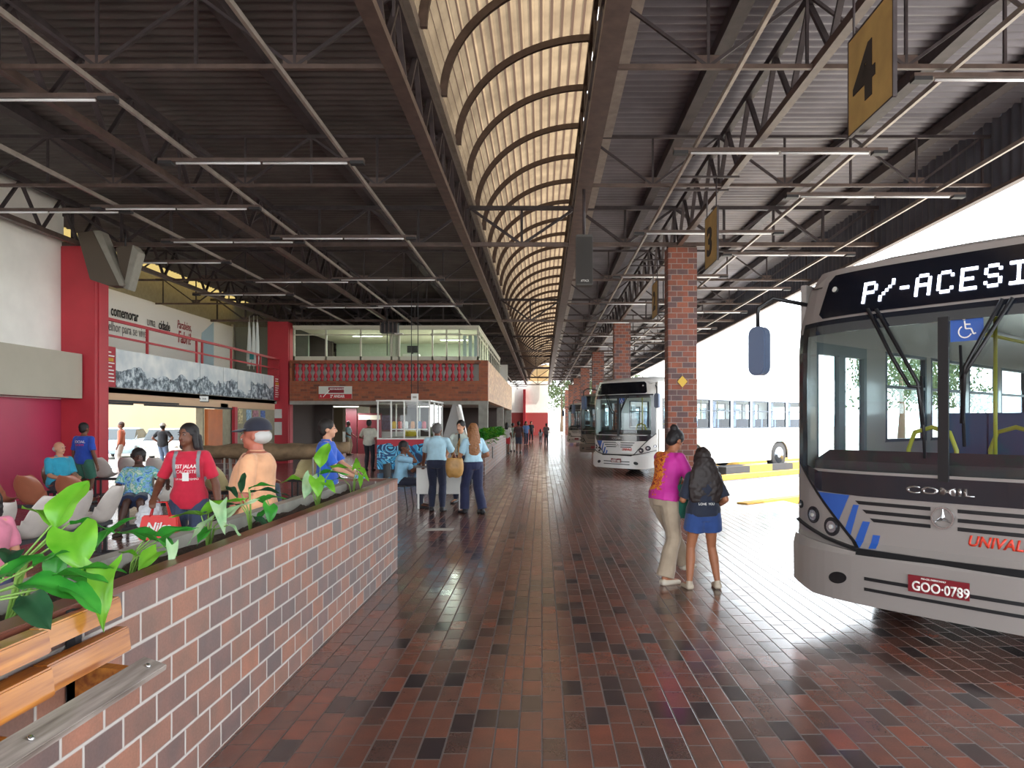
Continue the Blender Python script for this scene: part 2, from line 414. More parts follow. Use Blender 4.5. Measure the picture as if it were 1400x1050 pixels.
for k in range(2, 21):
    y = 4.07 * k; hv = k % 4 == 0 if False else (k - 4) % 3 == 0
    src = heavy_t if hv else light_t
    o = src if k in (2, 4) else copy_tree(src)
    o.location = (0, y, 0)
    if hv:
        i = (k - 4) // 3
        lab = 'heavy dark steel roof truss above the %s brick column along the walkway' % ordn[i]
    elif k < 4: lab = 'light dark steel roof truss, %s crossing before the first brick column' % ordn[k - 2]
    else:
        i = (k - 4) // 3; j = (k - 4) % 3
        lab = 'light dark steel roof truss, %s one past the %s brick column' % (ordn[j - 1], ordn[i])
    tag(o, lab, 'truss', 'roof trusses crossing the hall')
# longitudinal trusses and beams, one per bay
def long_truss(parent, dbl, wide):
    s_ = .075
    MB().box(-wide / 2, wide / 2, 0, 12.2, H0 - .04, H0 + .06).build('bottom_chord', M_steel2, parent)
    MB().box(-.05, .05, 0, 12.2, H1 - .02, H1 + .09).build('top_chord', M_steel, parent)
    n = 10; d = 12.2 / n
    for k in range(n):
        MB().bar((0, k * d, H0), (0, k * d + d / 2, H1), .065, .04).build('web_diagonal', M_steel, parent)
        MB().bar((0, k * d + d / 2, H1), (0, (k + 1) * d, H0), .065, .04).build('web_diagonal', M_steel, parent)
lines = {}
for nm, x, wd, desc in (('a', -1.66, .17, 'under the left foot of the skylight'), ('b', .72, .24, 'under the right edge of the skylight'),
                        ('c', 3.05, .10, 'over the row of brick columns'), ('d', -6.05, .10, 'over the seating side of the hall'), ('e', -10.3, .10, 'along the top of the red columns')):
    first = None
    for i in range(-1, 6):
        y = 4.07 + 12.2 * i if True else 0
        if first is None:
            o = empty('roof_girder', (x, y, 0)); long_truss(o, False, wd); first = o
        else: o = copy_tree(first); o.location = (x, y, 0)
        lab = 'zigzag steel girder %s, %s' % (desc, 'length overhead' if i < 0 else '%s length ahead' % ordn[i])
        tag(o, lab, 'girder', 'roof girders running down the hall')
# purlins
for x, desc in ((-3.8, 'between the skylight and the seating side'), (-8.3, 'between the seating side and the red columns'), (2.35, 'just inside the brick columns'), (5.3, 'outside the brick columns'), (6.7, 'near the roof edge by the buses')):
    o = MB().box(x - .09, x + .09, -8, 89, 6.42, 6.60).build('roof_purlin', M_steel); tag(o, 'long dark steel roof beam %s' % desc, 'beam', 'long roof beams')
for x, desc in ((2.15, 'inside the row of brick columns'), (4.5, 'outside the row of brick columns'), (6.6, 'nearest the open bus side'), (-2.87, 'nearest the skylight on the dark side'), (-5.1, 'above the long planter seating'), (-7.6, 'nearest the left wall')):
    o = MB().box(x - .02, x + .02, -8, 86, 5.44, 5.50).build('conduit_rail', M_rail)
    tag(o, 'thin pale conduit rail for the lamps, %s' % desc, 'rail', 'conduit rails under the roof')
# fluorescent battens
bt = empty('fluorescent_batten', (0, 0, 0))
MB().box(-1.5, 1.5, -.05, .05, 5.40, 5.45).build('housing', M_steel2, bt)
MB().cyl((-1.25, -.0, 5.385), (-.02, 0, 5.385), .017, 8).build('tube', mat('tube_white', '#e8e8ea', .3), bt)
MB().cyl((.02, -.0, 5.385), (1.25, 0, 5.385), .017, 8).build('tube', mat('tube_white', '#e8e8ea'), bt)
MB().box(-1.5, -1.3, -.055, .055, 5.365, 5.41).build('end_cap', M_dark, bt); MB().box(1.3, 1.5, -.055, .055, 5.365, 5.41).build('end_cap', M_dark, bt)
first = True
spots = [(3.35, z0, 'r') for z0 in (5.9, 10.3, 14.7, 19.1, 23.5, 27.9, 32.3, 36.7, 41.1, 49.9, 58.7)] + [(5.6, z0, 'q') for z0 in (8.1, 12.3, 16.6, 20.9, 25.3, 29.7, 34.1)] + \
        [(-4.1, z0, 'l') for z0 in (10.7, 15.1, 19.5, 23.9, 30, 36, 44)] + [(-6.5, z0, 'm') for z0 in (8.6, 13, 15.4, 19.8, 24.2)] + [(-8.9, z0, 'n') for z0 in (9.2, 13.2, 17.4, 21.8)]
desc = dict(r='over the brick column row', q='out over the bus noses', l='between skylight and seating', m='over the seats', n='by the left wall')
cnt = {}
for x, y, kx in spots:
    o = bt if first else copy_tree(bt); first = False; o.location = (x, y, 0); cnt[kx] = cnt.get(kx, 0) + 1
    tag(o, 'unlit twin tube light batten hung %s, number %d going away' % (desc[kx], cnt[kx]), 'light', 'tube light battens')

# ---------------------------------------------------------------- columns
def brick_column(y, i):
    o = MB().box(2.80, 3.45, y, y + .45, 0, 5.5).build('brick_column', M_column, bevel=.012)
    tag(o, 'square brick column of mixed red and mauve bricks, %s from the camera' % ordn[i], 'column', 'brick columns along the walkway'); return o
for i in range(7): brick_column(16.27 + 12.2 * i, i)
d = MB().prism([(-.11, 0), (0, -.13), (.11, 0), (0, .13)], 0, .012, lambda x, y, z: (x + 3.12, 16.26 - z, y + 2.5)).build('diamond_sign', mat('sign_yellow', '#d8b040', .5))
tag(d, 'small yellow diamond marker on the first brick column', 'sign')
for y, wd, nm in ((16.2, .75, 'nearer'), (28.4, .8, 'farther')):
    o = MB().box(-10.66, -10.66 + wd, y, y + .5, 0, 5.5).box(-10.66 + wd, -10.66 + wd + .02, y + .12, y + .5, 0, 5.45).build('red_column', M_red, bevel=.01)
    tag(o, 'tall square red painted column, the %s of two on the waiting side' % nm, 'column', 'red columns')
# ================================================================ PLANTERS
def planter(x0, x1, y0, y1, h, label, rim=M_red):
    t = empty('brick_planter', ((x0 + x1) / 2, y0, 0), 0, label, 'planter')
    inv = Matrix.Translation((-(x0 + x1) / 2, -y0, 0))
    w_ = .09
    sub(MB().box(x1 - w_, x1, y0, y1, 0, h - .025).box(x0, x1 - w_, y1 - w_, y1, 0, h - .025), 'brick_face', M_planter, t, inv)
    sub(MB().box(x0, x0 + w_, y0, y1 - w_, 0, h - .05), 'back_curb', M_concrete, t, inv)
    sub(MB().box(x1 - w_ - .005, x1 + .004, y0, y1 + .004, h - .025, h).box(x0, x1 - w_, y1 - w_ - .005, y1 + .004, h - .025, h), 'rim', mat('rim_tile', '#6b3a2c', .35, 0, .2, 6), t, inv, bevel=.004)
    bm = bmesh.new(); bmesh.ops.create_grid(bm, x_segments=24, y_segments=int((y1 - y0) * 14), size=.5)
    for v in bm.verts:
        v.co = Vector(((v.co.x + .5) * (x1 - x0 - 2 * w_) + x0 + w_, (v.co.y + .5) * (y1 - y0 - w_) + y0, h - .13 + .025 * math.sin(v.co.x * 37) * math.sin(v.co.y * 91) + random.uniform(-.012, .012)))
    for f in bm.faces: f.smooth = True
    me = bpy.data.meshes.new('soil'); bm.to_mesh(me); bm.free(); me.transform(inv)
    link('soil', me, mat('soil', '#3a2a22', .95, 0, .4, 30, bmp=.8, bscale=90), t); return t
planter(-2.2, -1.58, .3, 8.0, .985, 'long low brick planter with leafy plants beside the walkway, nearest the camera')
planter(-2.10, -1.72, 22.0, 35.0, 1.03, 'far pale brick planter wall with dense green plants before the upper-floor building')
o = MB().box(-1.719, -1.70, 25.2, 25.35, .35, .75).build('wall_slot', M_dark); tag(o, 'narrow dark upright slot plate on the far planter wall', 'plate')

# leaning rail of boards fixed to the planter
wood = mat('varnished_wood', '#b06a2c', .3, 0, .3, 3, coat=.5)
nt = wood.node_tree
def woodify(m, c1, c2):
    nt = m.node_tree; b = nt.nodes['Principled BSDF']; tc = N(nt, 'ShaderNodeTexCoord'); mp = N(nt, 'ShaderNodeMapping'); mp.inputs['Scale'].default_value = (40, 2.2, 40)
    nt.links.new(tc.outputs['Object'], mp.inputs[0]); n = noise(nt, 1.2, 6, vec=mp.outputs[0])
    nt.links.new(ramp(nt, n, [(.3, c1), (.7, c2)]), b.inputs['Base Color']); bump(nt, b, n, .15, .003)
woodify(wood, '#7c3f16', '#b8762f')
worn = mat('worn_board', '#8a8078', .22); woodify(worn, '#6e625c', '#a39890')
wb = empty('leaning_bench', (-1.5, 1.0, 0), 0, 'varnished wooden leaning rail bolted to the near end of the brick planter', 'bench')
inv = Matrix.Translation((1.5, -1.0, 0))
# profile drawn in x,z ; boards run along y
def board(name, x0, x1, y0, y1, z0, z1, m_, lean=0):
    return sub(MB().prism([(x0, z0), (x1, z0), (x1 - lean, z1), (x0 - lean, z1)], y0, y1, lambda x, z, y: (x, y, z)), name, m_, wb, inv, bevel=.005)
board('back_board', -1.545, -1.505, 2.205, 2.63, .905, .975, wood, .01)
board('back_board', -1.54, -1.475, .6, 2.205, .905, .975, wood, .01)
board('back_board', -1.49, -1.44, 2.145, 2.57, .80, .885, wood, .01)
board('back_board', -1.49, -1.42, .6, 2.14, .80, .885, wood, .01)
sub(MB().prism([(-1.36, .80), (-1.28, .772), (-1.285, .752), (-1.365, .78)], .6, 2.5, lambda x, z, y: (x, y, z)), 'seat_board', worn, wb, inv, bevel=.003)
for y in (2.42, 1.86, 1.2):
    sub(MB().prism([(-1.575, .80), (-1.36, .775), (-1.36, .76), (-1.575, .66)], y, y + .05, lambda x, z, y: (x, y, z)), 'bracket', wood, wb, inv, bevel=.003)
    sub(MB().box(-1.575, -1.545, y, y + .035, .64, .975), 'steel_upright', M_dark, wb, inv)
for y in (2.44, 1.88): sub(MB().cyl((-1.315, y, .786), (-1.312, y, .790), .009, 12), 'screw_head', M_chrome, wb, inv)

# ---------------------------------------------------------------- plants
def leafmat(name, c1, c2, rough=.35):
    m, nt, b = newmat(name); n = noise(nt, 9, 4)
    nt.links.new(ramp(nt, n, [(.3, c1), (.7, c2)]), b.inputs['Base Color']); b.inputs['Roughness'].default_value = rough
    b.inputs['Subsurface Weight'].default_value = 0
    t = N(nt, 'ShaderNodeBsdfTranslucent'); t.inputs[0].default_value = hexc(c2); mx = N(nt, 'ShaderNodeMixShader'); mx.inputs[0].default_value = .3
    out = nt.nodes['Material Output']; nt.links.new(b.outputs[0], mx.inputs[1]); nt.links.new(t.outputs[0], mx.inputs[2]); nt.links.new(mx.outputs[0], out.inputs[0]); MATS[name] = m; return m
L_lime = leafmat('leaf_lime', '#4f9a1e', '#86c63c'); L_green = leafmat('leaf_green', '#1f7a2a', '#49a83c'); L_pale = leafmat('leaf_pale', '#7ab07a', '#c4dcae'); L_dark = leafmat('leaf_dark', '#1d3f2c', '#2f5c3a')
M_stem = mat('stem_green', '#7ba04a', .5)
def leaf_mesh(L, W, kind='heart', droop=.35, fold=.18):
    """leaf along +x from its stalk, cupped and drooping"""
    n = 11; m = 9; vs = []
    for i in range(n):
        s = i / (n - 1)
        if kind == 'heart': wd = W * (math.sin(math.pi * min(1, (s + .12) ** .8)) ** .7 if s < .95 else 0); wd = max(wd, 0)
        elif kind == 'arrow': wd = W * (1 - s) ** .75 * (1.0 if s > .05 else .9)
        else: wd = W * math.sin(math.pi * min(.999, s * .98 + .01)) ** .8
        for j in range(m):
            u = (j / (m - 1)) * 2 - 1
            back = (-.22 * L * abs(u) ** 1.5 * (1 - s) if kind in ('heart', 'arrow') else 0)
            vs.append((s * L + back, u * wd * .5, -droop * L * s * s + fold * abs(u) ** .6 * wd - .045 * L * math.sin(s * 11 + u) * abs(u)))
    fs = [(i * m + j, i * m + j + 1, (i + 1) * m + j + 1, (i + 1) * m + j) for i in range(n - 1) for j in range(m - 1)]
    return vs, fs
def plant(name, base, leaves, label, group=None, m_=L_lime, cat='plant', seed=0):
    """leaves: list of (tip offset dx,dy,dz of the stalk's end, length, width, heading deg, pitch deg, kind, material)"""
    t = empty(name, base, 0, label, cat, group)
    for (dx, dy, dz, L, W, hd, pt, kind, lm) in leaves:
        e = Vector((dx, dy, dz)); mid = e * .5 + Vector((0, 0, .12 * e.length)) - Vector((e.x, e.y, 0)) * .15
        MB().tube([(0, 0, -.04), mid, e], [.006, .0045, .003], 6).build('stem', M_stem, t)
        vs, fs = leaf_mesh(L, W, kind); Mx = Matrix.Translation(e) @ Euler((R(random.uniform(-25, 25)), R(-pt), R(hd))).to_matrix().to_4x4()
        MB().add([Mx @ Vector(v) for v in vs], fs, True).build('leaf', lm, t)
    return t
def P(x, y, z): return Vector(px(x, y, z))
def leaves_at(base, specs):
    out = []
    for (x, y, z, L, W, hd, pt, kind, lm) in specs:
        e = P(x, y, z) - Vector(base); out.append((e.x, e.y, e.z, L, W, hd, pt, kind, lm))
    return out
b0 = (-1.93, 2.62, .88)
plant('leafy_plant', b0, leaves_at(b0, [
    (70, 718, 2.62, .17, .10, 150, 35, 'oval', L_lime), (75, 725, 2.60, .20, .13, 60, 70, 'oval', L_lime), (100, 728, 2.56, .17, .16, -50, -35, 'heart', L_lime),
    (95, 715, 2.62, .16, .07, 5, 5, 'oval', L_green), (143, 778, 2.5, .20, .13, -75, -55, 'arrow', L_lime), (130, 752, 2.75, .17, .11, 60, 55, 'oval', L_green),
    (88, 745, 2.6, .15, .08, -90, -50, 'oval', L_green), (60, 760, 2.55, .16, .09, -130, -10, 'oval', L_green), (90, 785, 2.55, .17, .10, -20, 5, 'oval', L_green)]),
    'tall leafy plant with big lime heart leaves at the near end of the planter', 'planter plants')
b0 = (-1.9, 2.28, .88)
plant('leafy_plant', b0, leaves_at(b0, [
    (20, 800, 2.25, .2, .11, 0, 5, 'oval', L_green), (5, 790, 2.2, .2, .12, 150, 0, 'oval', L_green), (60, 790, 2.3, .18, .09, 10, 12, 'oval', L_green), (30, 815, 2.15, .18, .09, -40, -5, 'oval', L_dark),
    (45, 775, 2.4, .16, .09, 80, 20, 'oval', L_green), (80, 800, 2.28, .16, .09, -10, -12, 'oval', L_green), (10, 770, 2.4, .15, .08, 120, 25, 'oval', L_dark), (100, 780, 2.45, .15, .08, 30, 10, 'oval', L_green)]),
    'low dark green plant spilling over the planter corner above the boards', 'planter plants')
b0 = (-1.95, 3.45, .87)
plant('leafy_plant', b0, leaves_at(b0, [
    (200, 735, 3.45, .16, .13, 170, 25, 'heart', L_green), (205, 738, 3.4, .19, .15, -20, 0, 'heart', L_green), (222, 735, 3.4, .15, .12, 30, 30, 'heart', L_green), (235, 745, 3.3, .13, .06, -60, -55, 'arrow', L_pale),
    (215, 755, 3.3, .12, .10, -120, -25, 'heart', L_lime), (188, 760, 3.4, .1, .04, 170, 25, 'oval', L_lime)]),
    'small heart-leaved plant with one pale leaf, second from the near end', 'planter plants')
b0 = (-1.92, 4.2, .87)
plant('leafy_plant', b0, leaves_at(b0, [
    (285, 700, 4.2, .22, .15, 35, 35, 'heart', L_lime), (275, 705, 4.15, .17, .13, 180, 15, 'heart', L_lime), (290, 712, 4.05, .17, .11, -140, -25, 'heart', L_pale), (300, 690, 4.1, .18, .10, -60, -40, 'arrow', L_pale),
    (310, 705, 4.1, .2, .09, 45, 40, 'arrow', L_pale), (312, 718, 4.0, .12, .07, -20, -15, 'arrow', L_pale), (285, 725, 4.1, .12, .08, -100, -15, 'heart', L_green)]),
    'arrow-leaved plant with pale variegated blades in front of the orange shirt', 'planter plants')
b0 = (-1.93, 4.85, .87)
plant('leafy_plant', b0, leaves_at(b0, [
    (325, 680, 4.85, .2, .05, 140, 35, 'oval', L_dark), (330, 675, 4.8, .2, .05, 110, 55, 'oval', L_dark), (340, 668, 4.8, .16, .07, 35, 20, 'oval', L_green), (342, 672, 4.75, .24, .06, 10, 10, 'oval', L_dark),
    (328, 690, 4.8, .18, .05, 170, 5, 'oval', L_dark), (345, 705, 4.6, .18, .05, -20, -20, 'oval', L_dark)]),
    'thin spiky plant with dark narrow leaves, below the capped man', 'planter plants')
b0 = (-1.9, 5.15, .87)
plant('leafy_plant', b0, leaves_at(b0, [
    (365, 682, 5.1, .13, .09, 30, 15, 'heart', L_green), (362, 685, 5.1, .12, .09, 160, 20, 'heart', L_green), (368, 692, 5.0, .14, .1, -60, -40, 'heart', L_green), (363, 700, 5.0, .1, .08, -120, -20, 'heart', L_green)]),
    'tiny dark-leaved plant right of the spiky one', 'planter plants')
b0 = (-1.93, 6.3, .87)
plant('leafy_plant', b0, leaves_at(b0, [
    (438, 640, 6.3, .24, .14, 75, 75, 'oval', L_lime), (425, 652, 6.3, .22, .12, -95, -50, 'heart', L_pale), (410, 655, 6.3, .17, .1, 175, 5, 'oval', L_lime), (432, 655, 6.2, .18, .13, -60, -45, 'heart', L_lime),
    (440, 648, 6.3, .22, .13, 15, 15, 'heart', L_green), (455, 640, 6.3, .16, .1, 20, 15, 'heart', L_lime), (445, 660, 6.2, .14, .1, -30, -20, 'heart', L_lime)]),
    'bushy lime heart-leaved plant before the man in the blue polo', 'planter plants')
b0 = (-1.88, 7.25, .87)
plant('leafy_plant', b0, leaves_at(b0, [
    (488, 640, 7.2, .17, .10, 110, 50, 'arrow', L_lime), (492, 642, 7.2, .17, .10, -40, -20, 'arrow', L_lime), (495, 650, 7.1, .13, .09, -110, -60, 'arrow', L_lime), (470, 655, 7.25, .13, .05, 160, 10, 'oval', L_green)]),
    'leafy plant with a few arrow leaves near the planter far end', 'planter plants')
# dense greenery on the far planter: separate bushes
for k in range(9):
    y = 23 + k * 1.35; t = empty('green_bush', (-1.92, y, .90), 0, 'bright green bush on the far planter wall, %s from its near end' % ['first', 'second', 'third', 'fourth', 'fifth', 'sixth', 'seventh', 'eighth', 'ninth'][k], 'bush', 'bushes on the far planter')
    mb = MB()
    for _ in range(110):
        a = random.uniform(0, 6.28); rr = random.uniform(0, .17); vs, fs = leaf_mesh(.20, .09, 'oval')
        Mx = Matrix.Translation((rr * math.cos(a), rr * 1.7 * math.sin(a), random.uniform(.0, .45) * (1 - rr))) @ Euler((0, R(random.uniform(-60, 10)), random.uniform(0, 6.28))).to_matrix().to_4x4()
        mb.add([Mx @ Vector(v) for v in vs], fs, True)
    mb.build('foliage', random.choice((L_green, L_lime, L_green)), t)

# ================================================================ UPPER FLOOR BUILDING at y = 28.4
bl = 28.4
for bx in ((-9.8, -2.1, bl, bl + .3, 2.42, 3.2), (-9.8, -2.1, bl, bl + .3, 3.87, 4.0), (-9.8, -9.72, bl, bl + .3, 3.2, 3.87), (-2.45, -2.1, bl, bl + .3, 3.2, 3.87)): struct(MB().box(*bx), 'wall_mezzanine_front', M_brick)
struct(MB().box(-2.4, -2.1, bl + .3, 51, 2.42, 4.0), 'wall_mezzanine_side', M_cream)
struct(MB().box(-9.8, -2.4, bl + .3, 51, 2.45, 2.7), 'ceiling', M_concrete)
struct(MB().box(-9.8, -2.4, bl + .42, bl + .5, 3.0, 4.0), 'wall_balustrade_back', mat('grey_wall', '#c4c6be', .8))
struct(MB().box(-9.8, -2.1, bl + .02, bl + .3, 2.28, 2.42), 'trim_5', M_concrete)
struct(MB().box(-12, -2.4, 51, 51.2, 0, 5.6), 'wall_mezzanine_end', M_white)
bal = MB().lathe([(.065, 0), (.065, .05), (.03, .08), (.09, .15), (.08, .21), (.028, .33), (.08, .46), (.09, .52), (.03, .59), (.065, .62), (.065, .67)], (0, 0, 0), 10).mesh('baluster')
for k in range(29):
    o = link('baluster', bal, M_red); o.location = (-9.55 + k * .243, bl + .12, 3.2)
    tag(o, 'turned red baluster, one of the row in the brick parapet opening', 'baluster', 'balusters in the parapet')
# glazed office
def office():
    t = empty('window_1', (0, bl, 4.0)); t['kind'] = 'structure'; iv = Matrix.Translation((0, -bl, -4.0))
    f = MB().box(-9.7, -2.47, bl + .1, bl + .2, 4.0, 4.16).box(-9.7, -2.47, bl + .1, bl + .2, 5.2, 5.3)
    for x in (-9.7, -8.45, -7.1, -5.9, -5.6, -4.3, -3.75, -2.95 - .3, -2.53): f.box(x, x + .06, bl + .1, bl + .2, 4.0, 5.25)
    f.box(-9.7, -2.47, bl + .1, bl + .2, 4.98, 5.02)
    f.box(-2.53, -2.47, bl + .2, 43, 4.0, 4.1).box(-2.53, -2.47, bl + .2, 43, 5.18, 5.3).box(-2.53, -2.47, bl + .2, 43, 4.95, 5.0)
    for k in range(11): f.box(-2.53, -2.47, bl + 1.3 * k + 1.2, bl + 1.3 * k + 1.26, 4.0, 5.25)
    sub(f, 'window_frame', M_offwhite, t, iv)
    sub(MB().box(-9.7, -2.5, bl + .145, bl + .155, 4.1, 5.2), 'glass', M_glass, t, iv)
    sub(MB().box(-2.505, -2.495, bl + .2, 43, 4.1, 5.2), 'glass', M_glass, t, iv)
office()
struct(MB().box(-9.7, -2.45, bl + .05, 43.2, 5.3, 5.36), 'ceiling', M_offwhite)
struct(MB().box(-9.7, -2.5, 34.5, 34.6, 4.0, 5.3), 'wall_office_back', mat('office_wall', '#aeb6a4', .8))
struct(MB().box(-9.7, -2.5, bl + .2, 43, 3.95, 4.0), 'floor', M_concrete)
struct(MB().box(-5.95, -5.62, bl + .2, bl + .5, 4.0, 5.3).box(-2.53, -2.47, 43.0, 43.1, 4.0, 5.3), 'wall_pier', M_offwhite)
for i, (x, y) in enumerate(((-7.4, 31.0), (-4.0, 30.5), (-3.9, 32.5))):
    t = empty('office_light', (x, y, 5.27), 0, 'lit white tube light on the office ceiling, %s from the left column' % ordn[i], 'light')
    MB().box(-.65, .65, -.08, .08, -.03, .02).build('housing', M_metalw, t)
    MB().box(-.6, .6, -.05, .05, -.05, -.032).build('diffuser', mat('lamp_glow', '#f4fff0', .5, emit=6), t)
    ld = bpy.data.lights.new('office_lamp', 'AREA'); ld.shape = 'RECTANGLE'; ld.size = 1.2; ld.size_y = .15; ld.energy = 55; ld.color = (.9, 1, .88)
    lo = bpy.data.objects.new('office_lamp', ld); COL.objects.link(lo); lo.parent = t; lo.location = (0, 0, -.07)
t = empty('office_monitor', (-5.25, 29.6, 4.0), 0, 'dark computer monitor on a white box inside the office window', 'monitor')
MB().box(-.35, .3, -.2, .2, 0, .34).build('white_cabinet', M_metalw, t); MB().box(-.2, .22, -.05, .02, .4, .68).build('screen', M_black, t); MB().box(-.03, .05, -.03, .03, .34, .4).build('stand', M_black, t)
for k in range(3):
    o = MB().box(-3.15 + k * .22, -3.02 + k * .22, 29.2, 29.26, 4.1, 5.1).build('pale_curtain', mat('curtain', '#b9c6c8', .8)); tag(o, 'pale hanging curtain strip at the office corner, %s of three' % ordn[k], 'curtain', 'curtain strips')
# ground floor under it
for i, y in enumerate((28.45, 40, 50.4)):
    o = MB().box(-2.47, -2.12, y, y + .45, 0, 2.42).build('concrete_column', M_concrete); tag(o, 'grey concrete column under the cream wall, %s along the walkway' % ordn[i], 'column', 'concrete columns')
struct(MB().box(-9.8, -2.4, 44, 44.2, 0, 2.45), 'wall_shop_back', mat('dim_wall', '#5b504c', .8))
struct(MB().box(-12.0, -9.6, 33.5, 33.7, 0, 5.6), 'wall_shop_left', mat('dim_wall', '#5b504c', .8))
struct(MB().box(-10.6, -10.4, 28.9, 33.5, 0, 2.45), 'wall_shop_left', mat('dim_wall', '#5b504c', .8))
o = MB().box(-10.35, -6.6, 38, 38.5, 0, 1.1).build('shop_counter', mat('pale_counter', '#9fa29c', .5)); tag(o, 'long pale shop counter under the upper floor', 'counter')
t = empty('red_door', (-8.3, 36.9, 0), 0, 'dark red door with a white notice beside the blue-shirted man', 'door')
MB().box(-1.0, .2, 0, .1, 0, 2.05).build('door_leaf', mat('door_red', '#5c161e', .5), t); MB().box(-.95, .15, -.02, 0, 1.72, 1.95).build('notice', M_offwhite, t)
MB().box(-1.6, -1.05, 0, .12, 0, 2.3).build('side_panel', mat('door_maroon', '#521820', .5), t)
for i, (x, c) in enumerate(((-9.7, '#b0482e'), (-8.7, '#3b3e52'), (-7.7, '#4a4844'))):
    o = MB().box(x, x + .9, 37.9, 37.95, 1.2, 1.95).box(x + .1, x + .12, 37.91, 37.93, 1.95, 2.45).box(x + .78, x + .8, 37.91, 37.93, 1.95, 2.45).build('menu_board', mat('board_' + c[1:], c, .5, 0, .5, 9)); tag(o, 'dark menu board above the shop counter, %s from its left end' % ordn[i], 'board', 'menu boards')
t = empty('shop_light', (-9.7, 36.2, 2.40), 0, 'lit tube light under the upper floor above the shop counter', 'light')
MB().box(-.65, .65, -.05, .05, -.03, .05).build('housing', M_metalw, t); MB().box(-.6, .6, -.04, .04, -.06, -.03).build('diffuser', MATS['lamp_glow'], t)
for k, (x, y) in enumerate(((-9.7, 36.2), (-5.5, 36))):
    ld = bpy.data.lights.new('shop_lamp', 'AREA'); ld.shape = 'RECTANGLE'; ld.size = 1.2; ld.size_y = .2; ld.energy = 60
    lo = bpy.data.objects.new('shop_lamp', ld); COL.objects.link(lo); lo.location = (x, y, 2.25)
    if k == 0: lo.parent = t; lo.location = (0, 0, -.08)
t = empty('shop_light', (-5.5, 36, 2.40), 0, 'lit tube light under the upper floor behind the glass kiosk', 'light')
MB().box(-.65, .65, -.05, .05, -.03, .05).build('housing', M_metalw, t); MB().box(-.6, .6, -.04, .04, -.06, -.03).build('diffuser', MATS['lamp_glow'], t)
# restaurant sign on the brick
M_txt_w = mat('letter_white', '#f2efe8', .6); M_txt_k = mat('letter_black', '#2c2a2a', .6); M_txt_r = mat('letter_red', '#a02a30', .6)
FW = lambda x, y, z: frame((x, y, z), (1, 0, 0), (0, 0, 1))
t = empty('restaurant_sign', px(436, 545, 28.36), 0, 'white and red restaurant sign with arrow on the brick front', 'sign')
MB().box(0, 1.28, -.03, .03, 0, .48).build('board', mat('sign_white', '#d9d8cc', .6), t)
MB().box(0, 1.28, -.034, -.03, 0, .18).build('red_band', mat('sign_red', '#c0242c', .6), t)
MB().box(.38, .98, -.034, -.03, .22, .44).build('dark_panel', mat('sign_dark_red', '#8a1c28', .6), t)
MB().bar((.17, -.037, .06), (.42, -.037, .33), .03, .004, up=(0, 1, 0)).build('arrow', M_txt_w, t)
text('lettering', 'RESTAURANTE', .085, M_txt_w, FW(.43, -.036, .34), t, bold=.002); text('lettering', '2º ANDAR', .15, M_txt_w, FW(.45, -.037, .04), t, bold=.004, sx=.8); text('lettering', 'R', .12, M_txt_w, FW(.05, -.037, .05), t)
# small hanging direction sign with wires
t = empty('hanging_sign', px(567, 543, 22.5), 0, 'small white sign hung on two long wires above the glass kiosk', 'sign')
MB().box(-.11, .11, -.015, .015, -.11, .11).build('board', M_metalw, t); MB().box(-.06, .06, -.018, -.015, -.03, .03).build('print', M_concrete, t)
for x in (-.1, .1): MB().cyl((x, 0, .11), (x, 0, 4.1), .012, 6).build('wire', M_dark, t)
# dark framed cage box hung in front of the office, and its pole
t = empty('caged_lamp_box', px(533, 449, 27), 0, 'dark barred box hung from the roof before the office glass', 'box')
for x in (-.3, -.15, 0, .15, .3): MB().box(x - .02, x + .02, -.22, -.2, -.18, .2).build('bar', M_steel2, t)
MB().box(-.32, .32, -.2, .2, -.18, -.15).box(-.32, .32, -.2, .2, .17, .2).box(-.3, .3, -.1, .18, -.14, .16).build('housing', M_dark, t)
MB().box(.2, .5, -.15, .1, -.22, -.19).build('lamp_shade', M_metalw, t); MB().cyl((-.1, 0, .2), (-.1, 0, 1.56), .02, 6).build('hanger', M_dark, t); MB().cyl((-.1, .0, -.18), (-.1, .0, -1.0), .015, 6).build('cable', M_dark, t)

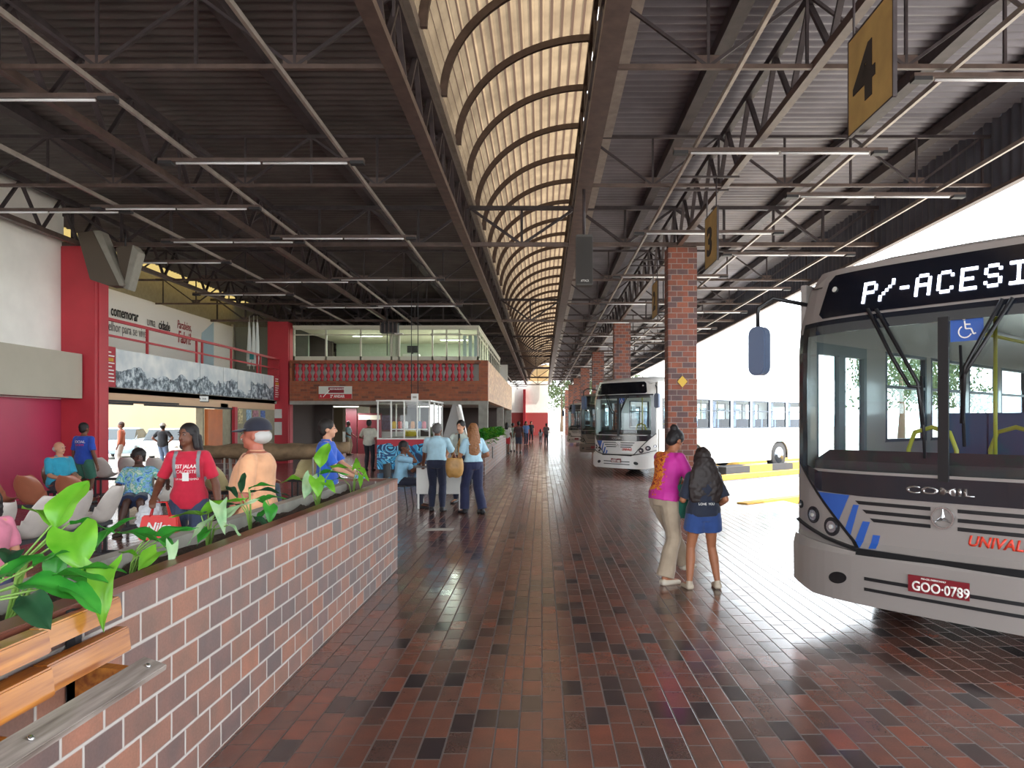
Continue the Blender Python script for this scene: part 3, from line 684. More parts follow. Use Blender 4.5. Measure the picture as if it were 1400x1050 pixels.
# ================================================================ LEFT GALLERY
X0 = -10.2
t = empty('gallery_railing', (X0, 16.9, 3.3), 0, 'red steel railing along the gallery above the photo panels', 'railing'); iv = Matrix.Translation((-X0, -16.9, -3.3))
sub(MB().box(X0 - .03, X0 + .03, 16.9, 28.4, 3.99, 4.06), 'top_rail', M_red, t, iv); sub(MB().box(X0 - .02, X0 + .02, 16.9, 28.4, 3.62, 3.67), 'mid_rail', M_red, t, iv)
struct(MB().box(-10.36, -10.235, 16.9, 28.38, 2.42, 3.32), 'trim_7', M_beigew)
for y in (18.9, 21.6, 21.95, 24.0, 26.2, 26.5, 28.3): sub(MB().box(X0 - .025, X0 + .025, y - .03, y + .03, 3.3, 4.03), 'post', M_red, t, iv)
def photomat(i, off, h0):
    m, nt, b = newmat('old_photograph'); tc = N(nt, 'ShaderNodeTexCoord'); sp = N(nt, 'ShaderNodeSeparateXYZ'); nt.links.new(tc.outputs['Object'], sp.inputs[0])
    mp = N(nt, 'ShaderNodeMapping'); mp.inputs['Location'].default_value = (off, off * 3, off); nt.links.new(tc.outputs['Object'], mp.inputs[0])
    big = noise(nt, 1.5, 2, vec=mp.outputs[0]); fine = noise(nt, 6, 6, vec=mp.outputs[0], rough=.7)
    ridge = math_(nt, 'ADD', math_(nt, 'MULTIPLY', big, .7), h0)
    above = math_(nt, 'GREATER_THAN', sp.outputs[2], ridge)
    landc = ramp(nt, fine, [(.35, '#2c343c'), (.47, '#66727c'), (.53, '#a8b4bc'), (.62, '#e0e6e8')], 'LINEAR')
    skyc = ramp(nt, noise(nt, 2, 3, vec=mp.outputs[0]), [(.3, '#c8d0d4'), (.7, '#f2f2ee')])
    nt.links.new(mixc(nt, above, landc, skyc), b.inputs['Base Color']); b.inputs['Roughness'].default_value = .5; return m
ys = [17.45, 21.75, 23.35, 24.45, 25.55, 26.6, 27.75]
pd = ['first and widest, with a hill', 'second, with trucks', 'third, with a crowd', 'fourth, with a railway line', 'fifth, with hills', 'sixth, by the far red column']
for i in range(6):
    o = MB().box(-.03, .03, .012, ys[i + 1] - ys[i] - .012, 0, .92).build('photo_panel', photomat(i, i * 7.3, (.05, .1, .15, -.1, .2, .2)[i])); o.location = (X0, ys[i], 2.43)
    tag(o, 'black and white historic photo panel, %s' % pd[i], 'photo', 'historic photo panels')
def lshape(): pass
FL = lambda x, y, z: frame((x, y, z), (0, 1, 0), (0, 0, 1))
for i, (y, w_) in enumerate(((16.95, .48), (27.8, .5))):
    t = empty('red_info_panel', (X0, y, 2.43), 0, 'narrow red text panel at the %s end of the photo panels' % ('near' if i == 0 else 'far'), 'panel')
    MB().box(-.03, .04, 0, w_, 0, .95).build('board', mat('panel_red', '#b02434', .5), t)
    for k in range(9):
        if k != 2: MB().box(.04, .044, .06, w_ * random.uniform(.6, .9), .8 - k * .085, .83 - k * .085).build('text_line', M_txt_w, t)
    MB().box(.04, .045, .08, w_ * .8, .6, .68).build('yellow_patch', M_yellow, t)
t = empty('celebration_banner', (-13.0, 17, 2.6), 0, 'big white wall banner reading comemorar uma cidade behind the gallery railing', 'banner'); iv = Matrix.Translation((13, -17, -2.6))
sub(MB().box(-13.03, -12.98, 17, 30.7, 2.5, 5.6), 'cloth', mat('banner_white', '#f4f0ea', .7), t, iv)
sub(MB().prism([(27.6, 3.0), (28.9, 3.0), (28.9, 5.55), (27.9, 5.0)], -12.979, -12.97, lambda y, z, x: (x, y, z)), 'blue_edge', mat('banner_blue', '#b4ccd8', .7), t, iv)
M_txt_g = mat('letter_grey', '#8d8986', .6)
def bt_(s, y, z, size, m_, **kw): text('lettering', s, size, m_, FL(.035, y - 17, z - 2.6), t, **kw)
bt_('tos', 21.2, 4.85, .46, M_txt_g, sx=.8); bt_('comemorar', 22.0, 4.82, .46, M_txt_k, bold=.008, sx=.68); bt_('uma', 24.0, 4.78, .44, M_txt_g, sx=.72); bt_('cidade', 24.75, 4.76, .44, M_txt_k, bold=.006, sx=.66)
bt_('ez melhor para se viver', 21.3, 4.35, .42, M_txt_g, sx=.7)
bt_('Parabéns,', 26.0, 4.95, .42, M_txt_r, shear=.15, sx=.66); bt_('Fabri!', 26.05, 4.45, .6, M_txt_r, shear=.15, bold=.008, sx=.7)
struct(MB().box(-13.05, -12.95, 30.7, 30.9, 2.4, 5.7), 'trim_6', M_concrete)
struct(MB().box(-12.9, -9.85, 30.8, 31.0, 2.42, 5.6), 'wall_gallery_end', mat('grey_green_wall', '#6f746c', .8))
# flags
for i, x in enumerate((341, 347, 352)):
    c = px(x, 505, 27.2); t = empty('white_flag', c, 0, 'white flag hanging limp on its pole by the far red column, %s of three' % ('left', 'middle', 'right')[i], 'flag', 'three flags')
    MB().cyl((0, 0, 0), (0, 0, 2.0), .014, 6).build('pole', M_metalw, t)
    rings = []
    for k in range(14):
        z = 1.75 - k * .125; wd = .03 + .055 * (k / 13) ** .8 * (1 if k < 12 else .6)
        rings.append([(wd * math.cos(a) * (1 + .3 * math.sin(3 * a + k * .3)), wd * .7 * math.sin(a) - .03, z) for a in [6.283 * q / 14 for q in range(14)]])
    MB().loft(rings).build('cloth', mat('flag_white', '#dfe4e2', .8), t)
    if i == 1: MB().box(-.07, .08, -.22, -.19, .35, .62).build('green_patch', mat('flag_green', '#3f9aa0', .7), t)
# door opening to the street
o = MB().box(-10.36, -10.24, 22.45, 23.45, 0, 2.0).build('orange_panel', mat('orange_wood', '#c4682c', .45, 0, .1, 3)); tag(o, 'orange wooden door leaf beside the street opening', 'door')
struct(MB().box(-10.5, -10.3, 23.45, 24.0, 0, 2.2), 'wall_left', mat('drab_plaster', '#a09880'))
for i, (y0, y1, z) in enumerate(((16.9, 20.6, 2.08), (18.9, 24.2, 2.02), (16.9, 18.3, 2.02))):
    o = MB().box(-10.29, -10.22, y0, y1, z, z + .05).build('door_track', M_dark); tag(o, 'dark sliding door track under the lintel, %s of three' % ('upper', 'long lower', 'short')[i], 'track', 'door tracks')
t = empty('lintel_sign', px(272, 545, 22), 0, 'small white framed notice hung at the lintel', 'sign'); 
MB().box(-.03, .0, -.32, .32, -.1, .1).build('frame', M_dark, t); MB().box(0, .01, -.29, .29, -.075, .075).build('face', M_metalw, t); text('lettering', 'PONTO DE TAXI', .085, M_txt_k, frame((.012, -.26, -.03), (0, 1, 0), (0, 0, 1)), t, sx=.75); t.rotation_euler.z = R(-35)
# poster wall of the little shop
for i, (y, z, w_, h, c) in enumerate(((24.9, 1.55, .35, .5, '#c8b888'), (25.6, 1.65, .4, .38, '#8fb0c8'), (26.15, 1.6, .5, .42, '#a8707a'), (26.9, 1.62, .4, .4, '#4a6ab0'), (25.5, .9, .8, .6, '#8d98a0'), (26.6, .95, .8, .6, '#6a7078'))):
    o = MB().box(-10.35, -10.33, y, y + w_, z, z + h).build('shop_poster', mat('poster_' + c[1:], c, .5, 0, .6, 12)); tag(o, 'small poster on the shop front, %s from the orange door' % ordn[i], 'poster', 'shop posters')
o = MB().box(-10.3, -10.2, 24.3, 24.5, 0, 2.1).build('red_post', M_red); tag(o, 'thin red post beside the shop posters', 'post')
for k, z in enumerate((1.1, 1.75)):
    o = MB().box(-10.5, -10.1, 28.37, 28.395, z, z + (.35 if k else .5)).build('column_notice', M_metalw); tag(o, 'white notice taped on the far red column, %s of two' % ('upper' if k else 'lower'), 'notice', 'column notices')

# V-shaped pair of loudspeaker columns over the near red column
t = empty('column_loudspeaker', (-9.1, 15.4, 5.0), 0, 'pair of long grey loudspeaker boxes set in a V above the near red column', 'loudspeaker')
M_spk = mat('speaker_grey', '#8b867c', .6, 0, .1); M_spk2 = mat('speaker_brown', '#54483c', .6)
MB().prism([(-.62, .55), (-.28, .60), (.28, -.55), (.03, -.55), (-.35, -.42)], -.12, .2, lambda x, z, y: (x, y, z)).build('left_box', M_spk2, t, bevel=.01)
MB().prism([(-.28, .60), (-.12, .60), (.37, -.55), (.28, -.56)], -.14, .16, lambda x, z, y: (x, y, z)).build('left_grille', M_spk, t, bevel=.01)
MB().prism([(.12, .28), (.5, .33), (.34, -.50), (.28, -.55)], .0, .28, lambda x, z, y: (x, y, z)).build('right_box', M_spk2, t, bevel=.01)
MB().prism([(.5, .33), (.62, .18), (.40, -.62), (.30, -.58)], -.04, .25, lambda x, z, y: (x, y, z)).build('right_grille', M_spk, t, bevel=.01)
for x in (-.3, .3): MB().cyl((x, .05, .3), (x, .05, .6), .02, 6).build('bracket', M_dark, t)
# black speaker cabinet over the walkway
t = empty('hanging_loudspeaker', px(798.5, 357, 12.3), 0, 'tall dark loudspeaker hung from the skylight beam over the walkway', 'loudspeaker')
MB().box(-.14, .14, -.12, .12, -.42, .42).build('cabinet', mat('speaker_dark', '#4a4744', .6), t, bevel=.01); MB().box(-.13, .13, -.125, -.12, -.4, .38).build('grille', mat('speaker_cloth', '#3c3937', .9, bmp=.5, bscale=300), t)
text('badge', 'ATTACK', .05, M_txt_w, FW(-.06, -.128, -.37), t, extrude=.001, sx=.7); MB().cyl((0, 0, .42), (0, 0, 1.25), .025, 8).build('hanger', M_steel, t)
# bay number signs
for n, y0 in (('4', 5.71), ('3', 11.45), ('2', 17.35)):
    t = empty('bay_sign', (2.75, y0, 4.15), 0, {'4': 'large ochre hanging sign with the number 4', '3': 'ochre hanging sign with the number 3', '2': 'hanging bay number sign half hidden by the first brick column'}[n], 'sign', None)
    MB().box(-.012, .012, 0, .82, 0, .83).build('board', mat('sign_ochre', '#b8995c', .55, 0, .15, 4), t)
    MB().box(-.016, .016, -.015, .0, -.01, .84).box(-.016, .016, .82, .835, -.01, .84).box(-.016, .016, 0, .82, -.015, 0).box(-.016, .016, 0, .82, .83, .845).build('frame', M_steel, t)
    text('lettering', n, .62, mat('sign_black', '#322c28', .6), frame((-.016, .70, .19), (0, -1, 0), (0, 0, 1)), t, bold=.02, sx=1.3)
    for y in (.08, .74): MB().cyl((0, y, .83), (0, y, 1.32), .012, 6).build('rod', M_steel, t)
    for y in (.08, .74): MB().box(-.62, .36, y - .015, y + .015, 1.30, 1.33).build('hanger_bar', M_steel, t)

# ================================================================ GLASS KIOSK WITH GRAFFITI, desk, triangular board
gm, nt, b = newmat('graffiti'); tc = N(nt, 'ShaderNodeTexCoord')
n1 = N(nt, 'ShaderNodeTexNoise'); n1.inputs['Scale'].default_value = 1.1; n1.inputs['Detail'].default_value = 1; n1.inputs['Distortion'].default_value = 3.2; nt.links.new(tc.outputs['Object'], n1.inputs[0])
cr_ = ramp(nt, n1.outputs[0], [(0, '#0e2c50'), (.38, '#14406e'), (.42, '#2a8cc4'), (.47, '#5cc0e0'), (.50, '#103058'), (.54, '#2f9ed0'), (.58, '#9adcee'), (.62, '#1a4c80'), (.68, '#58b0d8'), (.75, '#e8d8a0')], 'CONSTANT')
sp = N(nt, 'ShaderNodeSeparateXYZ'); nt.links.new(tc.outputs['Object'], sp.inputs[0]); n2 = noise(nt, 2.5, 2)
redm = math_(nt, 'GREATER_THAN', math_(nt, 'ADD', sp.outputs[2], math_(nt, 'MULTIPLY', n2, .5)), 1.14)
nt.links.new(mixc(nt, redm, cr_, '#b42838'), b.inputs['Base Color']); b.inputs['Roughness'].default_value = .5
t = empty('glass_kiosk', (-4.45, 23.5, 0), 0, 'small snack kiosk with white-framed glass and blue graffiti panels', 'kiosk')
KW, KD, KZ, KT = .85, 3.0, 1.04, 2.26
MB().box(-KW + .05, KW - .05, .06, KD - .05, 0, .09).build('plinth', M_dark, t); MB().box(-KW, KW, 0, .04, .08, KZ).build('graffiti_panel', gm, t); MB().box(KW - .04, KW, .04, KD, .08, KZ).build('side_panel', gm, t); MB().box(-KW, -KW + .04, .04, KD, .08, KZ).build('side_panel', gm, t)
MB().box(-KW, KW, 0, KD, KZ, KZ + .04).build('counter_top', M_metalw, t); MB().box(-KW - .03, KW + .03, -.03, KD + .03, KT, KT + .05).build('roof', M_metalw, t)
for x, y in [(-KW, 0), (-.42, 0), (.0, 0), (.42, 0), (KW - .04, 0), (KW - .04, 1.0), (KW - .04, 2.0), (KW - .04, KD - .04), (-KW, KD - .04), (0, KD - .04)]: MB().box(x, x + .045, y, y + .045, KZ + .04, KT).build('frame_post', M_metalw, t)
MB().box(-KW + .04, KW - .04, .015, .022, KZ + .04, KT).build('glass', M_glass, t); MB().box(KW - .025, KW - .018, .04, KD, KZ + .04, KT).build('glass', M_glass, t)
MB().box(-.6, .6, .9, 1.1, KZ + .3, KZ + .33).build('shelf', M_metalw, t)
for k, (x, c) in enumerate(((-.5, '#d8b43c'), (-.3, '#c8503c'), (-.1, '#e0e0e0'), (.12, '#d88a3c'), (.35, '#3c78b4'), (.5, '#d0405a'))):
    o = MB().lathe([(.0, 0), (.07, .01), (.07, .2), (.05, .24), (0, .25)], (0, 0, 0), 10).build('snack_jar', mat('jar_' + c[1:], c, .4)); o.location = (-4.45 + x, 24.5, KZ + .34)
    tag(o, 'small coloured snack jar on the kiosk shelf, %s from its left' % ordn[min(k, 6)], 'jar', 'snack jars in the kiosk')
# triangular display board
t = empty('triangular_display', (-2.25, 19.2, 0), 0, 'tall grey triangular display stand behind the desk', 'display')
MB().prism([(-.62, .3), (.42, .3), (.06, 2.06), (-.10, 2.06)], .0, .5, lambda x, z, y: (x, y, z)).build('grey_side', mat('display_grey', '#96938f', .6), t)
MB().prism([(.42, .3), (.44, .3), (.075, 2.06), (.06, 2.06)], -.12, .5, lambda x, z, y: (x, y, z)).build('white_face', M_metalw, t)
MB().add([(.0, -.002, 2.02), (.10, -.13, 1.98), (.42, -.13, .75), (.22, -.002, .78)], [(0, 1, 2, 3)]).add([(.0, .01, 2.02), (.10, -.12, 1.98), (.42, -.12, .75), (.22, .01, .78)], [(0, 3, 2, 1)]).build('white_leaf', M_metalw, t)
MB().box(-.6, .4, .02, .48, 0, .3).build('base', M_dark, t)
# desk
t = empty('information_desk', (-1.9, 13.5, 0), 0, 'white metal desk with dark top where the uniformed staff gather', 'desk')
MB().box(-.42, .42, 0, .55, .27, .76).build('body', mat('desk_white', '#d5d3cc', .5, 0, .04, 3), t, bevel=.008); MB().box(-.47, .47, -.05, .6, .76, .79).build('desk_top', mat('desk_dark', '#39302c', .35), t, bevel=.004)
for x in (-.40, .37):
    for y in (0, .51): MB().box(x, x + .035, y, y + .035, 0, .27).build('leg', M_metalw, t)
o = MB().box(-.15, .15, -.1, .1, 0, .015).build('papers', M_metalw); o.location = (-2.1, 13.7, .79); tag(o, 'white papers lying on the desk top', 'papers')
o = MB().box(-.2, .2, -.11, .11, 0, .004).build('floor_plate', mat('plate_grey', '#b8b4ac', .5)); o.location = (-1.52, 10.9, 0); tag(o, 'small pale square plate set in the floor near the desk', 'plate')
# trough
rings = []
for k in range(23):
    s = k / 22; x = -6.75 + 3.0 * s; wv = .35 * (math.sin(math.pi * min(.98, max(.02, s))) ** .35); z = 1.02 + .18 * max(0, s - .7) * 2 + .015 * math.sin(s * 31)
    rings.append([(x, 14.2 + wv * math.cos(a) * (1 + .06 * math.sin(5 * a + s * 20)), z + .17 * math.sin(a) * (.6 + .4 * math.sin(math.pi * s))) for a in [6.283 * q / 16 for q in range(16)]])
t = empty('carved_log', (-5.3, 14.2, 0), 0, 'rough brown carved log bench raised on thin metal legs', 'log'); mb = MB().loft(rings); sub(mb, 'log', mat('rough_bark', '#7d664c', .9, 0, .3, 6, bmp=1, bscale=14), t, Matrix.Translation((5.3, -14.2, 0)))
for x in (-.8, -.7, .9, 1.0):
    for y in (-.15, .15): MB().cyl((x, y, 0), (x, y, .93), .02, 8).build('leg', M_concrete, t)
o = MB().box(-7.3, -6.2, 15.4, 15.8, 0, .85).build('brick_wall_stub', M_column); tag(o, 'low red brick wall behind the log bench', 'wall')

# ================================================================ SEATING
def shell_mesh():
    """moulded bucket seat facing -y"""
    vs = []; n = 15; m = 13
    for i in range(n):
        s = i / (n - 1)
        # centre line: front lip, pan, curve up, back
        if s < .45: u = s / .45; y = -.22 + .36 * u; z = .03 - .05 * math.sin(u * math.pi * .8)
        else:
            u = (s - .45) / .55; y = .14 + .13 * u + .05 * math.sin(u * 1.5); z = .0 + .43 * u
        wd = .24 * (1 - .1 * s) * (1 - max(0, (s - .72) / .28) ** 2 * .55) * (1 - max(0, (.12 - s) / .12) ** 2 * .35)
        for j in range(m):
            v = 2 * j / (m - 1) - 1; lift = .11 * abs(v) ** 2.5 * (1 - abs(s - .5) * .9)
            fw = -.10 * abs(v) ** 2.5 * max(0, min(1, (s - .4) * 4)) * (1 - .5 * s)
            vs.append((v * wd, y + fw, z + lift * (1.2 if s < .6 else .3)))
    fs = [(i * m + j, i * m + j + 1, (i + 1) * m + j + 1, (i + 1) * m + j) for i in range(n - 1) for j in range(m - 1)]
    me = MB().add(vs, fs, True).mesh('seat')
    me = evaluated(me, [('SOLIDIFY', dict(thickness=.012, offset=0)), ('SUBSURF', dict(levels=1))])
    for p in me.polygons: p.use_smooth = True
    return me
SHELL = shell_mesh()
def seat_mat(n, c): return mat(n, c, .35, 0, .1, 6, coat=.3)
SM = {'cream': seat_mat('seat_cream', '#cfc4bb'), 'brown': seat_mat('seat_brown', '#9c5e46'), 'beige': seat_mat('seat_beige', '#c2b183')}
SHM = {}
def seat_row(loc, rz, nseat, colr, label, pitch=.6, empty_at=()):
    t = empty('seat_row', loc, rz, label, 'seats', None)
    L = nseat * pitch
    MB().box(-L / 2, L / 2, -.03, .04, .34, .39).build('beam', M_dark, t)
    for x in (-L / 2 + .15, L / 2 - .15):
        for y in (-.02, .02): MB().box(x - .015 + y * 3, x + .015 + y * 3, -.02, .02, .02, .34).build('leg', M_dark, t)
        MB().box(x - .12, x + .12, -.25, .25, 0, .025).build('foot', M_dark, t)
    for k in range(nseat):
        c = colr if isinstance(colr, str) else colr[k]
        if c not in SHM: mm = SHELL.copy(); mm.materials.clear(); mm.materials.append(SM[c]); SHM[c] = mm
        o = link('seat', SHM[c], None, t); o.location = (-L / 2 + pitch * (k + .5), 0, .41)
    return t
seat_row((-5.35, 7.85, 0), R(-90), 4, 'cream', 'row of off-white bucket seats on a black beam behind the near plants')
seat_row((-7.68, 10.7, 0), R(180), 4, 'brown', 'row of glossy brown bucket seats behind the off-white ones')
seat_row((-5.85, 11.0, 0), R(-2), 2, 'cream', 'short pair of seats where the woman in the patterned blouse sits')
seat_row((-8.9, 15.9, 0), R(180), 3, 'cream', 'row of cream bucket seats before the street opening')
seat_row((-5.3, 12.7, 0), R(170), 2, 'beige', 'pair of beige bucket seats behind the capped man', pitch=.62)
seat_row((-5.0, 15.4, 0), R(0), 1, 'beige', 'single beige bucket seat facing the camera at the log bench', pitch=.7)

# ================================================================ OUTDOORS
struct(MB().box(-40, -12, 44, 44.3, -.1, 5), 'wall_street', mat('street_wall', '#8f8068', .9, 0, .05, .7))
def tree(loc, h, r, label, n=2600, group='trees beyond the station'):
    t = empty('leafy_tree', loc, 0, label, 'tree', group); L_t = MATS.get('leaf_dull') or leafmat('leaf_dull', '#323e26', '#54623c', .6)
    MB().tube([(0, 0, 0), (.1, 0, h * .3), (0, .1, h * .65)], [.3, .22, .12], 8).build('trunk', mat('bark', '#5c4a3a', .9), t)
    mb = MB(); cs = [(random.uniform(-r, r) * .7, random.uniform(-r, r) * .6, h * random.uniform(.45, .95), r * random.uniform(.3, .6)) for _ in range(12)]
    for _ in range(n):
        cx, cy, cz, cr_ = random.choice(cs); d = Vector((random.gauss(0, 1), random.gauss(0, 1), random.gauss(0, 1))).normalized() * cr_ * random.uniform(.7, 1.05)
        c = Vector((cx, cy, cz)) + d; q = Euler((random.uniform(0, 6), random.uniform(0, 6), random.uniform(0, 6))).to_matrix(); s_ = h * .022
        mb.add([c + q @ Vector(v) for v in ((-s_, 0, 0), (0, -s_ * .5, 0), (s_, 0, 0), (0, s_ * .5, 0))], [(0, 1, 2, 3)])
    mb.build('crown', L_t, t); return t
for i, (x, y, h, r) in enumerate(((3.2, 120, 11, 3.5), (-6.5, 124, 12, 3.2), (9, 140, 13, 4), (17, 128, 10, 3.5))):
    tree((x, y, 0), h, r, 'leafy green tree seen through the far end of the hall, %s of four' % ordn[i])
for i, (x, y, h, r) in enumerate(((27, 55, 8, 3.5), (36, 66, 9, 3.5), (23, 42, 6, 2.5), (46, 60, 9, 3.5))):
    tree((x, y, 0), h, r, 'sunlit green tree seen through the windows of the near bus, %s of four' % ordn[i], 1800)
def bush(loc, r, label):
    t = empty('roadside_bush', loc, 0, label, 'bush', 'bushes across the street'); mb = MB()
    for _ in range(350):
        d = Vector((random.gauss(0, 1), random.gauss(0, 1), abs(random.gauss(0, 1)))).normalized() * r * random.uniform(.5, 1.1); vs, fs = leaf_mesh(.4, .1, 'oval')
        Mx = Matrix.Translation(d * .5) @ d.to_track_quat('X', 'Z').to_matrix().to_4x4(); mb.add([Mx @ Vector(v) for v in vs], fs, True)
    mb.build('foliage', L_green, t)
for i, (x, z) in enumerate(((184, 41.5), (228, 42), (262, 39.5))):
    c = px(x, 577, z); bush((c[0], z, -.12), .9, 'green leafy bush across the street, %s from the near red column' % ordn[i])
def car(loc, rz, col, label):
    t = empty('parked_car', loc, rz, label, 'car'); body = mat('car_' + col[1:], col, .25, .1, coat=.8)
    prof = [(-.85, .3), (-.88, .75), (-.82, .9)]
    def ring(y, w_, z0, z1): return [(-w_, y, z0), (-w_ * 1.02, y, (z0 + z1) / 2), (-w_ * .93, y, z1), (w_ * .93, y, z1), (w_ * 1.02, y, (z0 + z1) / 2), (w_, y, z0)]
    MB().loft([ring(-2.1, .7, .35, .6), ring(-1.95, .82, .25, .72), ring(-1.0, .85, .22, .9), ring(.0, .85, .22, .92), ring(1.4, .85, .22, .95), ring(2.0, .8, .25, .85), ring(2.1, .7, .35, .7)]).build('body', body, t, bevel=.03)
    MB().loft([ring(-1.0, .78, .88, .92), ring(-.4, .70, .9, 1.38), ring(.9, .68, .9, 1.40), ring(1.6, .74, .9, .98)], smooth=False).build('cabin', mat('car_glass', '#20282c', .1), t)
    MB().loft([ring(-.42, .68, 1.36, 1.40), ring(.2, .69, 1.38, 1.44), ring(.92, .66, 1.37, 1.41)]).build('roof', body, t)
    for x in (-.78, .78):
        for y in (-1.3, 1.35): MB().cyl((x - .1, y, .31), (x + .1, y, .31), .31, 20).build('wheel', M_black, t)
        MB().ell((x * .75, -2.02, .62), (.14, .06, .09)).build('headlight', M_chrome, t)
car((-17.2, 33.5, -.12), R(20), '#e4e4e2', 'white car parked across the street'); car((-20.3, 35.5, -.12), R(15), '#7f98a8', 'bluish grey car parked behind the white one')
# kerbs and dark bay lanes
for i, (x, y) in enumerate(((3.9, 14.3), (5.2 - .75 * 1.2, 21.6 - .66 * 1.2), (4.3, 26.7), (6.2, 11.2))):
    if i == 3: continue
    a = Vector((x, y)); 
    t = empty('bay_kerb', (a.x, a.y, -.12), math.atan2(B.y, B.x), 'yellow painted kerb edging the %s' % ('bay between the near bus and the women', 'bay before the second bus', 'far side of the second bus')[i], 'kerb', 'yellow kerbs')
    MB().box(0, 12, -.14, .14, 0, .14).build('kerb_stone', M_yellow, t, bevel=.02)
    o = MB().prism([(.4, -.2), (11, -1.7), (12, -.2)], 0, .006).build('tarmac_patch', M_asphalt, t)
for i, (x, y) in enumerate(((7.5, 24.6),)):
    t = empty('hazard_kerb', (x, y, -.12), math.atan2(B.y, B.x), 'black and yellow striped kerb stone beside the second bus', 'kerb')
    for k in range(4): MB().box(-2.4 + k * 1.3, -2.4 + (k + 1) * 1.3, -.15, .15, 0, .3).build('stripe_block', M_yellow if k % 2 else M_dark, t)
# ================================================================ BUSES
# local frame: x across as seen from the front, y back along the bus, z up
def fd(x, h):
    d = .22 * min(1.3, abs(x) / 1.2) ** 4
    if h > 2.4: d += (h - 2.4) * .25
    if h < .7: d -= .05 * min(1, (.7 - h) / .08)
    return d
def fmap(x, h, off=0): return (x * (1 - max(0, h - 2.2) * .06), fd(x, h) - off, h)
def patch(name, poly, off, th, m, parent, step=.08, holes=None, bev=0):
    """panel following the bus front, cut from a polygon in (x, h)"""
    bm = bmesh.new(); vs = [bm.verts.new((x, 0, h)) for x, h in poly]; bm.faces.new(vs)
    xs = [p[0] for p in poly]; hs = [p[1] for p in poly]
    x = math.floor(min(xs) / step) * step
    while x < max(xs):
        bmesh.ops.bisect_plane(bm, geom=bm.verts[:] + bm.edges[:] + bm.faces[:], plane_co=(x, 0, 0), plane_no=(1, 0, 0)); x += step
    for h in [k * .1 for k in range(0, 32)]:
        if min(hs) < h < max(hs): bmesh.ops.bisect_plane(bm, geom=bm.verts[:] + bm.edges[:] + bm.faces[:], plane_co=(0, 0, h), plane_no=(0, 0, 1))
    r = bmesh.ops.extrude_face_region(bm, geom=bm.faces[:])
    new = set(v for v in r['geom'] if isinstance(v, bmesh.types.BMVert))
    for v in bm.verts:
        x, h = v.co.x, v.co.z; a, b_, c = fmap(x, h, off + (th if v not in new else 0)); v.co = (a, b_, c)
    bmesh.ops.recalc_face_normals(bm, faces=bm.faces)
    me = bpy.data.meshes.new(name); bm.to_mesh(me); bm.free(); return link(name, me, m, parent)
def rrect(x0, x1, z0, z1, r, n=5):
    out = []
    for cx, cz, a0 in ((x1 - r, z1 - r, 0), (x0 + r, z1 - r, 90), (x0 + r, z0 + r, 180), (x1 - r, z0 + r, 270)):
        for k in range(n + 1): a = R(a0 + 90 * k / n); out.append((cx + r * math.cos(a), cz + r * math.sin(a)))
    return out
def fdisc(cx, cz, rx, rz, n=20, rot=0):
    return [(cx + rx * math.cos(a) * math.cos(rot) - rz * math.sin(a) * math.sin(rot), cz + rx * math.cos(a) * math.sin(rot) + rz * math.sin(a) * math.cos(rot)) for a in [2 * math.pi * k / n for k in range(n)]]
def ftext(s, x, h, size, m, parent, off=.012, name='lettering', **kw):
    me = text_mesh(s, size, 0, **kw); bm = bmesh.new(); bm.from_mesh(me)
    r = bmesh.ops.extrude_face_region(bm, geom=bm.faces[:]); new = set(v for v in r['geom'] if isinstance(v, bmesh.types.BMVert))
    for v in bm.verts: a = fmap(x + v.co.x, h + v.co.y, off + (.004 if v in new else 0)); v.co = a
    me2 = bpy.data.meshes.new(name); bm.to_mesh(me2); bm.free(); return link(name, me2, m, parent)
DOT = {'P': ('11110', '10001', '10001', '11110', '10000', '10000', '10000'), '/': ('00001', '00001', '00010', '00100', '01000', '10000', '10000'), '-': ('00000', '00000', '00000', '01110', '00000', '00000', '00000'),
       'A': ('01110', '10001', '10001', '11111', '10001', '10001', '10001'), 'C': ('01110', '10001', '10000', '10000', '10000', '10001', '01110'), 'E': ('11111', '10000', '10000', '11110', '10000', '10000', '11111'),
       'S': ('01110', '10001', '10000', '01110', '00001', '10001', '01110'), 'I': ('11111', '00100', '00100', '00100', '00100', '00100', '11111'), 'T': ('11111', '00100', '00100', '00100', '00100', '00100', '00100')}
M_led = mat('led_white', '#e6ecff', .5, emit=5)
